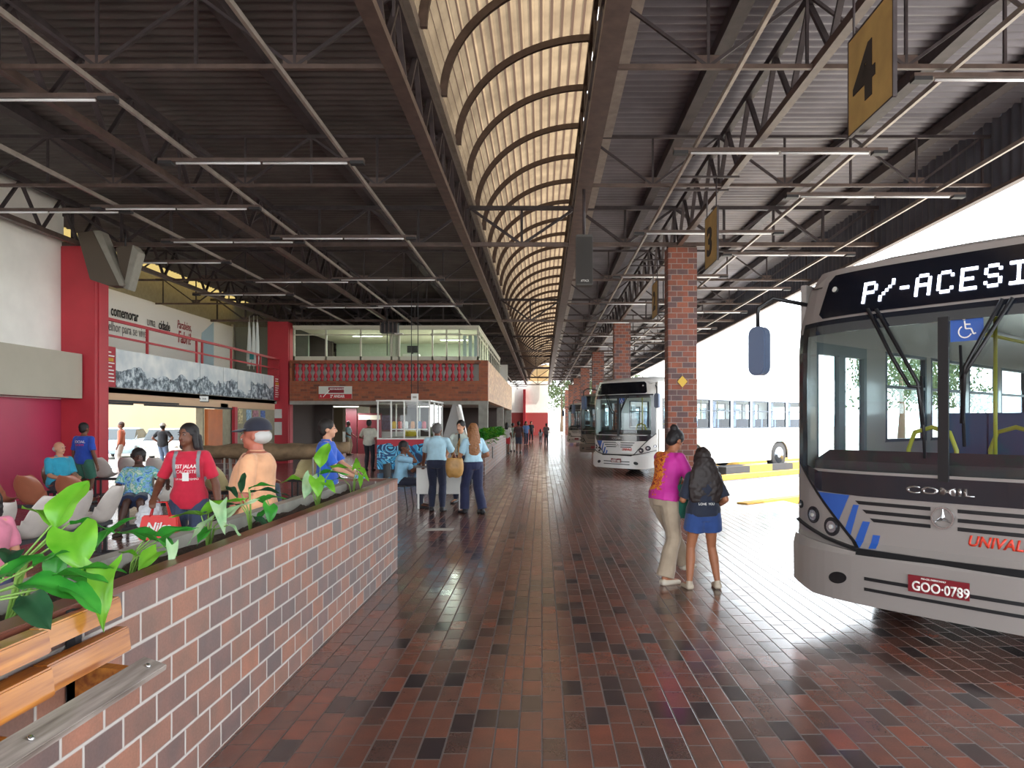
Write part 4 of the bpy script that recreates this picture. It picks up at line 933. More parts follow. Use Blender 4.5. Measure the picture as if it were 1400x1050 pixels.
def make_bus(loc, label, paint, low, lit, seats=True, group=None, plate='GOO-0789', stripe=True, detail=True):
    t = empty('city_bus', loc, R(-49.4), label, 'bus', group)
    P_ = paint; L = 9.9; W = 1.28
    side_y0 = .30
    # skins: lower, sides of the windscreen, top
    patch('front_panel', [(-1.28, .62), (1.28, .62), (1.28, 1.24), (-1.28, 1.24)], 0, .02, P_, t)
    bp = [(-1.27, .30), (-1.0, .24), (1.0, .24), (1.27, .30), (1.28, .68), (.6, .63), (-.6, .63), (-1.28, .68)]
    patch('bumper', bp, .01, .05, P_, t)
    for s in (-1, 1): patch('screen_pillar', sorted_poly([(s * 1.19, 1.24), (s * 1.28, 1.24), (s * 1.28, 2.44), (s * 1.19, 2.44)]), 0, .02, P_, t)
    patch('front_top', [(-1.28, 2.40), (1.28, 2.40), (1.24, 2.72), (1.10, 2.86), (-1.10, 2.86), (-1.24, 2.72)], 0, .02, P_, t)
    # dark mask around the windscreen
    M_mask = mat('bus_black_mask', '#1d2028', .15, coat=.6)
    patch('screen_mask', [(-1.20, 1.28), (-1.26, 1.30), (-1.01, 1.06), (-.6, 1.05), (.6, 1.05), (1.01, 1.06), (1.26, 1.30), (1.20, 1.28), (1.0, 1.22), (-1.0, 1.22)], .021, .008, M_mask, t)
    patch('screen_mask', [(-1.22, 2.33), (-1.2, 2.44), (1.2, 2.44), (1.22, 2.33)], .021, .008, M_mask, t)
    for s in (-1, 1): patch('screen_mask', sorted_poly([(s * 1.14, 1.24), (s * 1.25, 1.28), (s * 1.25, 2.36), (s * 1.14, 2.36)]), .021, .008, M_mask, t)
    patch('screen_divider', [(-.035, 1.20), (.035, 1.20), (.035, 2.36), (-.035, 2.36)], .02, .02, M_black, t)
    for s in (-1, 1): patch('windscreen', sorted_poly([(s * .03, 1.2), (s * 1.18, 1.24), (s * 1.18, 2.36), (s * .03, 2.36)]), .0, .008, M_windsh, t)
    # destination box
    d = patch('destination_display', [(-1.03, 2.50), (-.98, 2.46), (.98, 2.46), (1.03, 2.50), (.98, 2.76), (.92, 2.81), (-.92, 2.81), (-.98, 2.76)], .02, .012, mat('display_glass', '#10131c', .12, coat=.8), t)
    if lit:
        x = -.61
        for ch in 'P/-ACESITA':
            mb = MB()
            for r_, row in enumerate(DOT[ch]):
                for c_, bit in enumerate(row):
                    if bit == '1':
                        q = [fmap(x + c_ * .0225 + dx, 2.685 - r_ * .0235 - dz, .036 + e) for e in (0, .004) for dx, dz in ((-.010, -.0105), (.010, -.0105), (.010, .0105), (-.010, .0105))]
                        mb.add(q, [(3, 2, 1, 0), (4, 5, 6, 7), (0, 1, 5, 4), (1, 2, 6, 5), (2, 3, 7, 6), (3, 0, 4, 7)])
            if mb.v: mb.build('led_letter', M_led, d)
            x += .155 if ch not in 'P/-' else .135
    for s in (-1, 1): patch('marker_lamp', fdisc(s * .9, 2.69, .022, .022, 12), .034, .01, M_metalw, t, step=.5)
    # grille and crest
    for z0, hw in ((1.0, .62), (.935, .56), (.875, .50)):
        for s in (-1, 1): patch('grille_slot', sorted_poly([(s * .09, z0 - .013), (s * hw, z0 - .013), (s * (hw + .03), z0 + .013), (s * .09, z0 + .013)]), .02, .005, M_black, t)
    ring = MB(); cx, cz, cy = 0, .945, fd(0, .9) - .045
    for k in range(28):
        a0, a1 = 2 * math.pi * k / 28, 2 * math.pi * (k + 1) / 28
        ring.bar((.072 * math.cos(a0), cy, cz + .072 * math.sin(a0)), (.072 * math.cos(a1), cy, cz + .072 * math.sin(a1)), .011, .014, up=(0, 1, 0))
    for a in (90, 210, 330): ring.add([(.016 * math.cos(R(a - 90)), cy, cz + .016 * math.sin(R(a - 90))), (.070 * math.cos(R(a)), cy, cz + .070 * math.sin(R(a))), (.016 * math.cos(R(a + 90)), cy, cz + .016 * math.sin(R(a + 90))), (0, cy - .012, cz)], [(0, 1, 3), (1, 2, 3), (2, 0, 3), (0, 2, 1)])
    ring.build('star_emblem', M_chrome, t)
    blue = mat('bus_blue', '#2c5bb0', .3, coat=.4)
    if stripe:
        patch('blue_patch', [(-1.0, 1.05), (-.70, 1.05), (-.80, .83)], .022, .004, blue, t)
        for pl in ([(-.665, .98), (-.62, .98), (-.69, .74), (-.74, .775)], [(-.585, .86), (-.53, .86), (-.60, .655), (-.655, .69)], [(-.505, .765), (-.45, .765), (-.475, .665), (-.53, .66)]): patch('blue_stripe', pl, .022, .004, blue, t, step=.04)
        ftext('UNIVALE', .15, .77, .10, mat('bus_red_letter', '#d8402c', .4), t, off=.022, name='operator_lettering', shear=.25, bold=.003, sx=.95)
    ftext('COMIL', -.26, 1.105, .075, M_chrome, t, off=.03, name='maker_lettering', bold=.002, sx=2.0)
    # raised rib framing the grille
    for s in (-1, 1):
        patch('panel_seam', sorted_poly([(s * 1.26, 1.27), (s * 1.25, 1.29), (s * .60, .655), (s * .62, .64)]), .022, .006, M_black, t)
        patch('panel_seam', sorted_poly([(s * 1.27, .785), (s * 1.27, .80), (s * .9, .70), (s * .6, .655), (s * .6, .635), (s * .9, .685)]), .022, .045, M_black, t)
        for cx, cz, rr in ((1.06, .855, .07), (.86, .785, .075), (1.235, .92, .035)):
            g = patch('headlight', fdisc(s * cx, cz, rr, rr), .02, .012, mat('lamp_dark', '#3a3a3e', .2, .5), t, step=.2)
            patch('reflector', fdisc(s * cx, cz, rr * .62, rr * .62), .033, .008, mat('lamp_glass', '#b8bcc4', .1, .8), g, step=.2)
            patch('bulb', fdisc(s * cx, cz, rr * .22, rr * .22), .042, .008, M_metalw, g, step=.2)
        patch('fog_lamp', fdisc(s * .755, .41, .08, .045, rot=-s * .2), .062, .006, M_black, t, step=.3)
    patch('black_strip', [(-.60, .612), (-.60, .66), (0, .655), (.60, .66), (.60, .612), (0, .625)], .05, .018, M_black, t)
    patch('bumper_slot', [(-.53, .375), (.53, .375), (.53, .352), (-.53, .352)], .062, .004, M_black, t)
    patch('bumper_slot', [(-.53, .455), (.53, .455), (.53, .43), (-.53, .43)], .062, .004, M_black, t)
    pl = patch('number_plate', [(-.2, .41), (.2, .41), (.2, .53), (-.2, .53)], .07, .01, mat('plate_red', '#7c1c26', .4), t, step=.5)
    if plate: ftext(plate.replace('-', '·'), -.175, .425, .095, M_txt_w, pl, off=.081, name='characters', bold=.002, sx=.86)
    if plate: ftext('MG-CEL FABRICIANO', -.11, .508, .017, M_txt_w, pl, off=.081, name='characters')
    # wipers
    def fp(x, h, o=.05): return fmap(x, h, o)
    for pts_ in ([(-.55, 2.48), (-.34, 2.09), (-.22, 1.88), (-.14, 1.87)], [(-.48, 2.47), (-.16, 1.90), (-.13, 1.6)], [(.44, 2.44), (.17, 1.99), (.13, 1.92)], [(.38, 2.44), (.15, 2.0), (.13, 1.61)]):
        MB().tube([fp(*q, .06) for q in pts_], .014, 6).build('wiper_arm', M_black, t)
    for x, z0, z1 in ((-.13, 1.36, 1.95), (.13, 1.45, 2.15)): MB().tube([fp(x - .015, z1, .045), fp(x, (z0 + z1) / 2, .045), fp(x + .01, z0, .045)], .016, 6, flat=.6).build('wiper_blade', M_black, t)
    # body sides with window openings
    hl, hw0, hw1, hr = .32, 1.42, 2.32, 2.80
    yf = .34
    for s in (-1, 1):
        x0, x1 = (s * W, s * (W - .05)) if s > 0 else (s * W, s * (W - .05)); xa, xb = min(x0, x1), max(x0, x1)
        door = (s == -1)
        mb = MB(); wheels = (1.95, 6.75)
        y_lo = 1.40 if door else yf
        segs = []; yy = y_lo
        for wy in wheels: segs.append((yy, wy - .55)); yy = wy + .55
        segs.append((yy, L))
        for a, b_ in segs:
            if b_ > a: mb.box(xa, xb, a, b_, hl, 1.0)
        # wheel arches as polygons
        for wy in wheels:
            n = 10; arc_ = [(wy - .55 * math.cos(math.pi * k / n), .5 + .48 * math.sin(math.pi * k / n)) for k in range(n + 1)]
            mb.prism([(wy - .55, 1.0)] + [(a, min(.999, z)) for a, z in arc_] + [(wy + .55, 1.0)], xa, xb, lambda y, z, x: (x, y, z))
        mb.box(xa, xb, y_lo, L, 1.0, hw0).box(xa, xb, yf - .05, L, hw1, hr)
        nwin = 7; wy0 = 1.75; ww = (L - .5 - wy0) / nwin
        if not door: mb.box(xa, xb, yf - .05, .5, hw0, hw1); mb.box(xa, xb, 1.55, 1.75, hw0, hw1)
        else: mb.box(xa, xb, yf - .05, .48, .32, hw1).box(xa, xb, 1.40, 1.75, hw0, hw1)
        for k in range(nwin + 1): mb.box(xa, xb, wy0 + k * ww - .06, wy0 + k * ww + .06, hw0, hw1)
        mb.box(xa, xb, L - .5, L, hw0, hw1)
        mb.build('side_panel', P_, t, bevel=.006)
        if door:
            f = MB()
            for y in (.48, .90, .96, 1.38): f.box(xa, xb, y - .03, y + .03, .35, hw1)
            f.box(xa, xb, .48, 1.38, .35, .42).box(xa, xb, .48, 1.38, 2.22, 2.32); f.build('door_frame', mat('door_grey', '#5b6468', .4), t)
            MB().box(xa + .02, xa + .03, .5, 1.37, .42, 2.22).build('door_glass', M_busgl, t)
        else:
            MB().box(xa + .02, xa + .03, .5, 1.55, hw0 - .15, hw1).build('driver_window', M_busgl, t)
            MB().box(xa, xb + .004, .5, .53, hw0, hw1).box(xa, xb + .004, 1.52, 1.55, hw0, hw1).box(xa, xb + .004, .98, 1.01, hw0, hw1).build('driver_window_frame', M_black, t)
        for k in range(nwin):
            a, b_ = wy0 + k * ww + .06, wy0 + (k + 1) * ww - .06
            fr = MB()
            xo0, xo1 = (xa - .004, xb) if s < 0 else (xa, xb + .004)
            fr.box(xo0, xo1, a, a + .035, hw0, hw1).box(xo0, xo1, b_ - .035, b_, hw0, hw1).box(xo0, xo1, a, b_, hw0, hw0 + .03).box(xo0, xo1, a, b_, hw1 - .03, hw1).box(xo0, xo1, a, b_, hw1 - .36, hw1 - .33)
            w_ = fr.build('side_window', mat('window_trim', '#3a4654', .4), t)
            MB().box((xa + xb) / 2 - .004, (xa + xb) / 2 + .004, a + .03, b_ - .03, hw0 + .03, hw1 - .03).build('pane', M_busgl, w_)
            if s > 0 and k < 6: MB().box(xa + .001, xa + .006, a + .05, a + .22, hw0 + .05, hw1 - .05).build('curtain', mat('bus_curtain', '#5c6a88', .8), t)
        for wy in wheels:
            wh = MB().tube([(s * 1.0, wy, .48), (s * 1.03, wy, .48), (s * 1.22, wy, .48), (s * 1.25, wy, .48)], [.44, .48, .48, .43], 28).build('wheel', mat('tyre', '#2a2a2c', .8), t)
            MB().tube([(s * 1.251, wy, .48), (s * 1.26, wy, .48), (s * 1.21, wy, .48), (s * 1.27, wy, .48)], [.28, .27, .2, .08], 20).build('hub', mat('hub_grey', '#8b96a4', .4, .4), wh)
            MB().prism([(wy - .55, .5), (wy - .4, .95), (wy + .4, .95), (wy + .55, .5)], min(s * .6, s * 1.22), max(s * .6, s * 1.22), lambda y, z, x: (x, y, z + .06)).build('wheel_well', M_dark, t)
        # lower coloured flank
        if low: MB().box(min(s * 1.281, s * 1.286), max(s * 1.281, s * 1.286), 5.6, 7.2, .95, 1.35).build('green_logo_patch', mat('pale_green', '#9fd8c0', .5), t)
    # roof, rear, floor
    rings = []
    prof = [(-1.28, 2.78), (-1.26, 2.86), (-1.12, 2.95), (-.6, 3.0), (0, 3.01), (.6, 3.0), (1.12, 2.95), (1.26, 2.86), (1.28, 2.78), (1.1, 2.76), (0, 2.78), (-1.1, 2.76)]
    for y, sc, dz in ((.20, .88, -.13), (.45, .96, -.05), (.9, 1, 0), (L - .3, 1, 0), (L, .97, -.08)):
        rings.append([(x * sc, y, z + dz if z > 2.8 else z + dz * .3) for x, z in prof])
    MB().loft(rings).build('roof', P_, t)
    MB().box(-1.23, 1.23, L - .05, L, .35, 1.5).box(-1.23, 1.23, L - .05, L, 2.2, 2.8).box(-1.23, -1.0, L - .05, L, 1.5, 2.2).box(1.0, 1.23, L - .05, L, 1.5, 2.2).build('rear_panel', P_, t)
    MB().box(-1.0, 1.0, L - .03, L - .02, 1.5, 2.2).build('rear_window', M_busgl, t)
    MB().box(-1.2, 1.2, .35, L - .05, .36, .80).build('floor_pan', M_dark, t)
    MB().box(-.75, .75, 3, 3.2, .4, .55).box(-.7, .7, .35, 2.0, .25, .36).build('underframe', M_dark, t)
    for s in (-1, 1):
        MB().tube([(s * 1.2, .35, 2.62), (s * 1.40, .05, 2.68), (s * 1.50, -.02, 2.6), (s * 1.50, -.02, 2.42)], .018, 8).build('mirror_arm', M_black, t)
        MB().prism(rrect(-.085, .085, -.21, .21, .07), -.05, .05, lambda x, z, y: (s * 1.50 + x, y, 2.23 + z)).build('mirror', mat('mirror_blue_grey', '#5c6a84', .3), t, bevel=.012)
    # interior
    MB().prism([(.3, 1.3), (.55, 1.38), (.95, 1.28), (.95, .8), (.3, .8)], -1.15, 1.15, lambda y, z, x: (x, y, z)).build('dashboard', mat('dash_grey', '#3c3638', .7), t)
    rg = [[(.62 + .21 * math.cos(a) + .015 * math.cos(a) * math.cos(b_), 1.05 + .21 * math.sin(a) * .35 + 0, 1.42 + .21 * math.sin(a) * .9 + .015 * math.sin(b_)) for b_ in [6.283 * q / 6 for q in range(6)]] for a in [6.283 * k / 20 for k in range(20)]]
    MB().loft(rg, closed=True).build('steering_wheel', M_black, t)
    ds = MB().box(.38, .86, 1.35, 1.8, .8, 1.2).box(.38, .86, 1.75, 1.88, 1.2, 1.8).box(.5, .74, 1.77, 1.86, 1.8, 2.0).build('driver_seat', mat('seat_grey', '#6a6c72', .8), t, bevel=.03)
    M_hr = mat('rail_yellow', '#c9bd48', .35)
    if detail:
        for (x, y) in ((-.75, 1.9), (-.35, 2.1), (.35, 2.2), (.3, 3.6), (-.35, 3.8), (.3, 5.4), (-.35, 5.4)):
            MB().cyl((x, y, .8), (x, y, 2.7), .018, 8).build('grab_pole', M_hr, t)
        for x in (-.45, .45): MB().cyl((x, 1.8, 2.45), (x, L - 1, 2.45), .016, 8).build('ceiling_rail', M_hr, t)
        for (x, y) in ((-.85, 1.95), (-.3, 2.5), (.55, 2.3)):
            MB().tube([(x - .22, y, .85), (x - .22, y, 1.35), (x - .16, y, 1.52), (x, y, 1.57), (x + .16, y, 1.52), (x + .22, y, 1.35), (x + .22, y, .85)], .022, 8).build('grab_hoop', M_hr, t)
        MB().box(-.03, .03, 1.9, 1.95, .8, 2.7).box(.28, 1.2, 1.92, 1.95, .8, 1.5).build('driver_partition', mat('partition_grey', '#8d8a84', .6), t)
        for k in range(8):
            for x in (-1.0, -.6, .6, 1.0):
                y = 2.9 + k * .82
                if x < 0 and 4.2 < y < 5.4: continue
                MB().box(x - .19, x + .19, y, y + .4, 1.12, 1.2).box(x - .19, x + .19, y + .38, y + .46, 1.2, 1.72).box(x - .03, x + .03, y + .1, y + .3, .8, 1.12).build('passenger_seat', mat('bus_seat', '#5a6a8c', .7), t)
        st = patch('access_sticker', [(.04, 2.18), (.25, 2.18), (.25, 2.37), (.04, 2.37)], .012, .004, blue, t, step=.3)
        hc = MB(); 
        def q(x, z): return (.145 + x, fd(.145, 2.27) - .022, 2.275 + z)
        hc.cyl((q(-.015, .06)[0], q(0, 0)[1], q(0, .06)[2]), (q(-.015, .06)[0], q(0, 0)[1] - .003, q(0, .06)[2]), .011, 12)
        for a, b_ in (((-.012, .045), (-.005, -.01)), ((-.005, -.01), (.03, -.012)), ((.03, -.012), (.045, -.05)), ((.045, -.05), (.06, -.045)), ((-.01, .02), (.025, .018))): hc.bar(q(*a), q(*b_), .009, .004, up=(0, 1, 0))
        for k in range(9):
            a0, a1 = R(120 + k * 24), R(120 + (k + 1) * 24); hc.bar(q(-.008 + .042 * math.cos(a0), -.03 + .042 * math.sin(a0)), q(-.008 + .042 * math.cos(a1), -.03 + .042 * math.sin(a1)), .008, .004, up=(0, 1, 0))
        hc.build('wheelchair_symbol', M_txt_w, st)
    else:
        for k in range(7):
            for x in (-.8, .8): MB().box(x - .38, x + .38, 2.9 + k * .95, 3.3 + k * .95, 1.1, 1.7).build('passenger_seat', mat('bus_seat', '#5a6a8c', .7), t)
    return t
def sorted_poly(pl):
    a = sum(pl[i][0] * pl[(i + 1) % len(pl)][1] - pl[(i + 1) % len(pl)][0] * pl[i][1] for i in range(len(pl)))
    return pl if a > 0 else pl[::-1]
M_silver = mat('bus_silver', '#938b87', .3, 0, coat=.5)
M_buswhite = mat('bus_white', '#dedcd8', .3, 0, coat=.5)
M_busbrown = mat('bus_taupe', '#6e6258', .3, 0, coat=.5)
make_bus((2.85, 5.17, -.02), 'near silver city bus with lit destination display and blue stripes, at the right', M_silver, False, True)
make_bus((2.31, 22.0, -.02), 'white city bus parked behind the first brick column, unlit display', M_buswhite, True, False, plate='GXX-1482')
make_bus((2.45, 33.2, -.02), 'dark taupe bus mostly hidden behind the white one', M_busbrown, False, False, stripe=False, detail=False, plate='')
make_bus((2.45, 49.8, -.02), 'far white bus parked near the end of the column row', M_buswhite, False, False, stripe=False, detail=False, plate='')
# ================================================================ PEOPLE
def skin(c): return mat('skin_' + c[1:], c, .55, 0, .06, 12)
SK = dict(ruddy='#a8604c', light='#c48f70', tan='#a3694a', brown='#6f4430', dark='#4a2d22')
def cloth(c, var=.12): return mat('cloth_' + c[1:], c, .85, 0, var, 9, sheen=.2)
def ik(a, b, l1, l2, pole):
    a, b = Vector(a), Vector(b); d = b - a; L = d.length
    if L > (l1 + l2) * .999: b = a + d * ((l1 + l2) * .999 / L); d = b - a; L = d.length
    x = (l1 * l1 - l2 * l2 + L * L) / (2 * L); h = math.sqrt(max(0, l1 * l1 - x * x)); u = d.normalized()
    p = Vector(pole); p = (p - u * p.dot(u))
    p = p.normalized() if p.length > 1e-4 else Vector((0, 0, 1))
    return a + u * x + p * h, b
def cap(mb, p, q, r1, r2, flat=False, n=12, sq=1.0):
    """tapered limb piece; round ends unless flat"""
    p, q = Vector(p), Vector(q); d = (q - p)
    if d.length < 1e-5: return
    d.normalize(); pts = []; rs = []
    if flat: pts, rs = [p, q], [r1, r2]
    else:
        for a in (80, 55, 28): pts.append(p - d * r1 * math.sin(R(a))); rs.append(r1 * math.cos(R(a)))
        pts += [p, q]; rs += [r1, r2]
        for a in (28, 55, 80): pts.append(q + d * r2 * math.sin(R(a))); rs.append(r2 * math.cos(R(a)))
    mb.tube(pts, rs, n)
def fuse(mb, vox, smooth=4, disp=0, name='body', tex=None, mid=.5):
    me = mb.mesh(name)
    mods = [('REMESH', dict(mode='VOXEL', voxel_size=vox))]
    if disp: mods.append(('DISPLACE', dict(texture=tex or NOISETEX, strength=disp, mid_level=mid, texture_coords='LOCAL')))
    mods.append(('SMOOTH', dict(iterations=smooth, factor=.5)))
    out = evaluated(me, mods); out.name = name
    for p in out.polygons: p.use_smooth = True
    return out
def person(loc, rz, label, h=1.68, skin_='tan', fat=1.0, belly=0, female=False, lean=(0, 0), pelvis=None, hands=None, feet=None, knee_pole=None, elbow_pole=None, look=(0, 0), curl=.5,
           top='#ffffff', sleeve=.75, hem=.06, collar=False, bottom='#222233', leg=1.0, legw=1.0, shoe='#222222', hair='short', hairc='#1c1512', vox=.012, group=None, tuck=False, flare=0, twist=0, face=True, topmat=None, ankle=None, barefoot=False, hairw=.022, hairl=.28, headk=1.0):
    t = empty('person', loc, rz, label, 'person', group)
    P0 = Vector(pelvis) if pelvis else Vector((0, 0, .53)); P0 = P0 * h
    up = Vector((lean[0], lean[1], 1)).normalized(); Z = Vector((0, 0, 1))
    X = Vector((math.cos(twist), math.sin(twist), 0)); X = (X - up * X.dot(up)).normalized(); Yb = up.cross(X)      # Yb: backwards
    PX = Vector((1, 0, 0))
    N0 = P0 + up * .285 * h; sw = (.087 if female else .100) * h * (1 + (fat - 1) * .4)
    Sh = [N0 - up * .033 * h + X * s * sw for s in (-1, 1)]
    hip = [P0 + Vector((s * .050 * h, 0, -.012 * h)) for s in (-1, 1)]
    hd_up = (up * .6 + Z * .4).normalized(); yaw, pitch = look
    Rm = Euler((R(pitch), 0, R(yaw))).to_matrix()
    neck_top = N0 + hd_up * .036 * h
    Hc = neck_top + Rm @ Vector((0, -.008 * h, .055 * h)) if True else 0
    hs = (.92 + .08 * (h / 1.7) if h > 1.4 else 1.1) * headk
    def hp(x, y, z): return Hc + Rm @ (Vector((x, y, z)) * h * hs)
    feet = feet or [(-.065, 0, .0), (.065, -.02, .0)]; hands = hands or [(-.155, -.03, .47), (.155, -.03, .47)]
    kp = knee_pole or [(0, -1, 0), (0, -1, 0)]; ep = elbow_pole or [(-.4, 1, -.2), (.4, 1, -.2)]
    ank = []; knee = []
    for i in (0, 1):
        a = Vector(feet[i]) * h + Vector((0, .0, .045 * h)); k, a2 = ik(hip[i], a, .243 * h, .245 * h, kp[i]); knee.append(k); ank.append(a2)
    elb = []; wri = []
    for i in (0, 1):
        e, w2 = ik(Sh[i], Vector(hands[i]) * h, .172 * h, .150 * h, ep[i]); elb.append(e); wri.append(w2)
    # torso rings shared by body and shirt
    prof = [(-.055, .062, .058, 0), (-.02, .096, .066, 0), (.03, .098, .068, .2), (.08, (.080 if female else .088), .060, .8), (.12, (.077 if female else .087), .057, 1), (.17, (.081 if female else .087), .061, .6), (.215, .092, .064, .2), (.243, .088, .056, 0), (.264, .068, .047, 0), (.280, .046, .038, 0), (.292, .034, .033, 0)]
    def torso(mb, grow, t0=-1, t1=1, flare_=0):
        rings = []
        ts = [p for p in prof if t0 <= p[0] <= t1]
        for (tt, a, b_, be) in ts:
            g = grow + (flare_ * max(0, (.12 - tt) / .2)); a_ = (a * fat) * h + g; bb = (b_ * (1 + (fat - 1) * .8)) * h + g
            c = P0 + up * tt * h; k = min(1, max(0, (tt + .02) / .14)); x_ = (PX * (1 - k) + X * k).normalized(); y_ = up.cross(x_)
            rings.append([c + x_ * math.cos(q) * a_ + y_ * math.sin(q) * bb * (1 + (belly * be * 1.0 if math.sin(q) < 0 else 0)) + (y_ * -.012 * h * (math.sin(q) < 0) * (1 if female and .16 < tt < .25 else 0)) for q in [6.283 * j / 20 for j in range(20)]])
        mb.loft(rings)
    b = MB(); torso(b, 0)
    cap(b, N0 - hd_up * .03 * h, Hc - hd_up * .02 * h, .033 * h * (1 + (fat - 1) * .5), .030 * h)
    b.ell(hp(0, .006, .008), (.046 * h * hs, .056 * h * hs, .058 * h * hs), 18, 13, Rm)
    b.ell(hp(0, -.014, -.028), (.037 * h * hs, .040 * h * hs, .038 * h * hs), 14, 9, Rm)
    b.ell(hp(0, -.036, -.052), (.018 * h * hs, .016 * h * hs, .014 * h * hs), 10, 7, Rm)
    cap(b, hp(0, -.048, .006), hp(0, -.060, -.020), .006 * h, .010 * h)
    for s in (-1, 1): b.ell(hp(s * .047, .008, -.012), (.006 * h, .012 * h, .018 * h), 8, 7, Rm)
    for i, s in enumerate((-1, 1)):
        cap(b, N0 - up * .022 * h + X * s * .025 * h, Sh[i], .026 * h, .031 * h); cap(b, Sh[i], elb[i], .031 * h * fat ** .5, .023 * h); cap(b, elb[i], elb[i].lerp(wri[i], .35), .023 * h, .024 * h); cap(b, elb[i].lerp(wri[i], .35), wri[i], .024 * h, .0155 * h)
        cap(b, hip[i], knee[i], .050 * h * fat ** .6, .032 * h); mid = knee[i].lerp(ank[i], .33) + Vector((0, .008 * h, 0))
        cap(b, knee[i], mid, .031 * h, .033 * h * fat ** .3); cap(b, mid, ank[i], .033 * h * fat ** .3, .020 * h)
        fdv = Vector((s * .12, -1, 0)).normalized() if not ankle else Vector(ankle[i]).normalized()
        cap(b, ank[i] - Z * .015 * h, ank[i] + fdv * .095 * h - Z * .032 * h, .022 * h, .017 * h)
        # hand: palm, four bent fingers, thumb from the palm's side
        d = (wri[i] - elb[i]).normalized(); side = d.cross(Vector((0, 0, 1)) if abs(d.z) < .8 else Vector((1, 0, 0)) * 1).normalized()
        if abs(d.z) >= .8: side = Vector((0, 1, 0)); side = (side - d * side.dot(d)).normalized()
        nrm = d.cross(side).normalized()
        if abs(d.z) >= .8 and nrm.x * s > 0: nrm = -nrm
        if abs(d.z) < .8 and nrm.z > 0: nrm = -nrm
        u_ = h / 1.7
        for o_ in (-.024, -.008, .008, .024): cap(b, wri[i] + side * o_ * .6 * u_, wri[i] + d * .085 * u_ + side * o_ * u_, .014 * u_, .011 * u_, n=8)
        for q, (o_, L_) in enumerate(((-.027, .072), (-.009, .082), (.009, .078), (.026, .062))):
            r0 = wri[i] + d * .088 * u_ + side * o_ * u_; d1 = (d + nrm * curl * .6).normalized(); m1 = r0 + d1 * L_ * .5 * u_; d2 = (d + nrm * (curl * 1.9 + .15 * q * curl)).normalized()
            cap(b, r0, m1, .0092 * u_, .0085 * u_, n=8); cap(b, m1, m1 + d2 * L_ * .5 * u_, .0085 * u_, .007 * u_, n=8)
        th = -1 if True else 1; r0 = wri[i] + d * .03 * u_ + side * th * .024 * u_; m1 = r0 + (d * .6 + side * th * .7 + nrm * .3).normalized() * .038 * u_
        cap(b, r0, m1, .012 * u_, .010 * u_, n=8); cap(b, m1, m1 + (d + side * th * .15 + nrm * .4).normalized() * .032 * u_, .010 * u_, .008 * u_, n=8)
    sm = skin(SK[skin_]); body = link('body', fuse(b, vox, 2), sm, t)
    # face
    if face:
        for s in (-1, 1):
            e = MB().ell(hp(s * .0185, -.0485, .002), (.0075 * h, .004 * h, .0036 * h), 10, 7, Rm).build('eye', mat('eye_white', '#a0948c', .3), t)
            MB().ell(hp(s * .0185, -.0525, .002), (.0038 * h, .0025 * h, .0038 * h), 8, 6, Rm).build('iris', mat('eye_dark', '#1e1410', .2), e)
            MB().tube([hp(s * .030, -.046, .013), hp(s * .02, -.052, .0165), hp(s * .009, -.052, .014)], [.002, .0035, .003], 6).build('eyebrow', mat('hair_' + hairc[1:], hairc, .6), t)
        MB().tube([hp(-.016, -.049, -.036), hp(-.006, -.0545, -.0345), hp(.006, -.0545, -.0345), hp(.016, -.049, -.036)], [.002, .0045, .0045, .002], 6, flat=1).build('mouth', mat('lips', '#8a4a44', .5), t)
    # trousers or shorts or skirt
    pm = cloth(bottom); mb = MB()
    g = .010
    rr = []
    torso(mb, g, -.06, .09 if not tuck else .12)
    for i in (0, 1):
        T0 = hip[i]; full = leg
        a1, a2 = (.060 * h * fat ** .6) * (1 + (legw - 1) * .3), .038 * h * legw + g * .5
        if full <= .5:
            q = T0.lerp(knee[i], full * 2); cap(mb, T0 + (T0 - knee[i]).normalized() * .01, q, a1, a1 + (a2 - a1) * full * 2 + .012, flat=True, n=16); mb.ell(T0, (a1, a1, a1))
        else:
            cap(mb, T0, knee[i], a1, a2); q = knee[i].lerp(ank[i], (full - .5) * 2 - .02); r3 = (.028 + flare * .02) * h * legw + g * .4; mid = knee[i].lerp(q, .38) + Vector((0, .006 * h, 0)); rm_ = max(a2 * .55 + r3 * .45, .037 * h * fat ** .3 + g)
            cap(mb, knee[i], mid, a2, rm_); cap(mb, mid, q, rm_, r3, flat=True, n=16)
    link('trousers' if leg > .5 else 'shorts', fuse(mb, vox, 2, .018, 'trousers'), pm, t)
    # shirt
    tm = topmat or cloth(top); mb = MB(); torso(mb, .014, -hem - .001, .285, .010 if not tuck else 0)
    for i, s in enumerate((-1, 1)):
        cap(mb, N0 - up * .028 * h + X * s * .03 * h, Sh[i], .028 * h, .035 * h); f = min(1, sleeve * 1.0)
        if sleeve <= 1: q = Sh[i].lerp(elb[i], f); mb.ell(Sh[i], (.036 * h,) * 3); cap(mb, Sh[i], q, .035 * h * fat ** .5, .034 * h * fat ** .4 + .004, flat=True, n=16)
        else:
            cap(mb, Sh[i], elb[i], .039 * h, .030 * h); q = elb[i].lerp(wri[i], sleeve - 1); cap(mb, elb[i], q, .030 * h, .026 * h, flat=False)
    so = link('shirt', fuse(mb, vox, 2, .024, 'shirt'), tm, t)
    if collar:
        c = N0 - up * .004 * h; mbc = MB(); rings = []
        for rr_, dz in ((.040, -.012), (.037, .016), (.041, .018), (.047, -.006)):
            rings.append([c + X * math.cos(q) * rr_ * h + Yb * math.sin(q) * rr_ * .92 * h + up * dz * h * (1 if math.sin(q) > -.8 else .1) for q in [6.283 * j / 18 for j in range(18)]])
        mbc.loft(rings, caps=False).build('collar', tm, so)
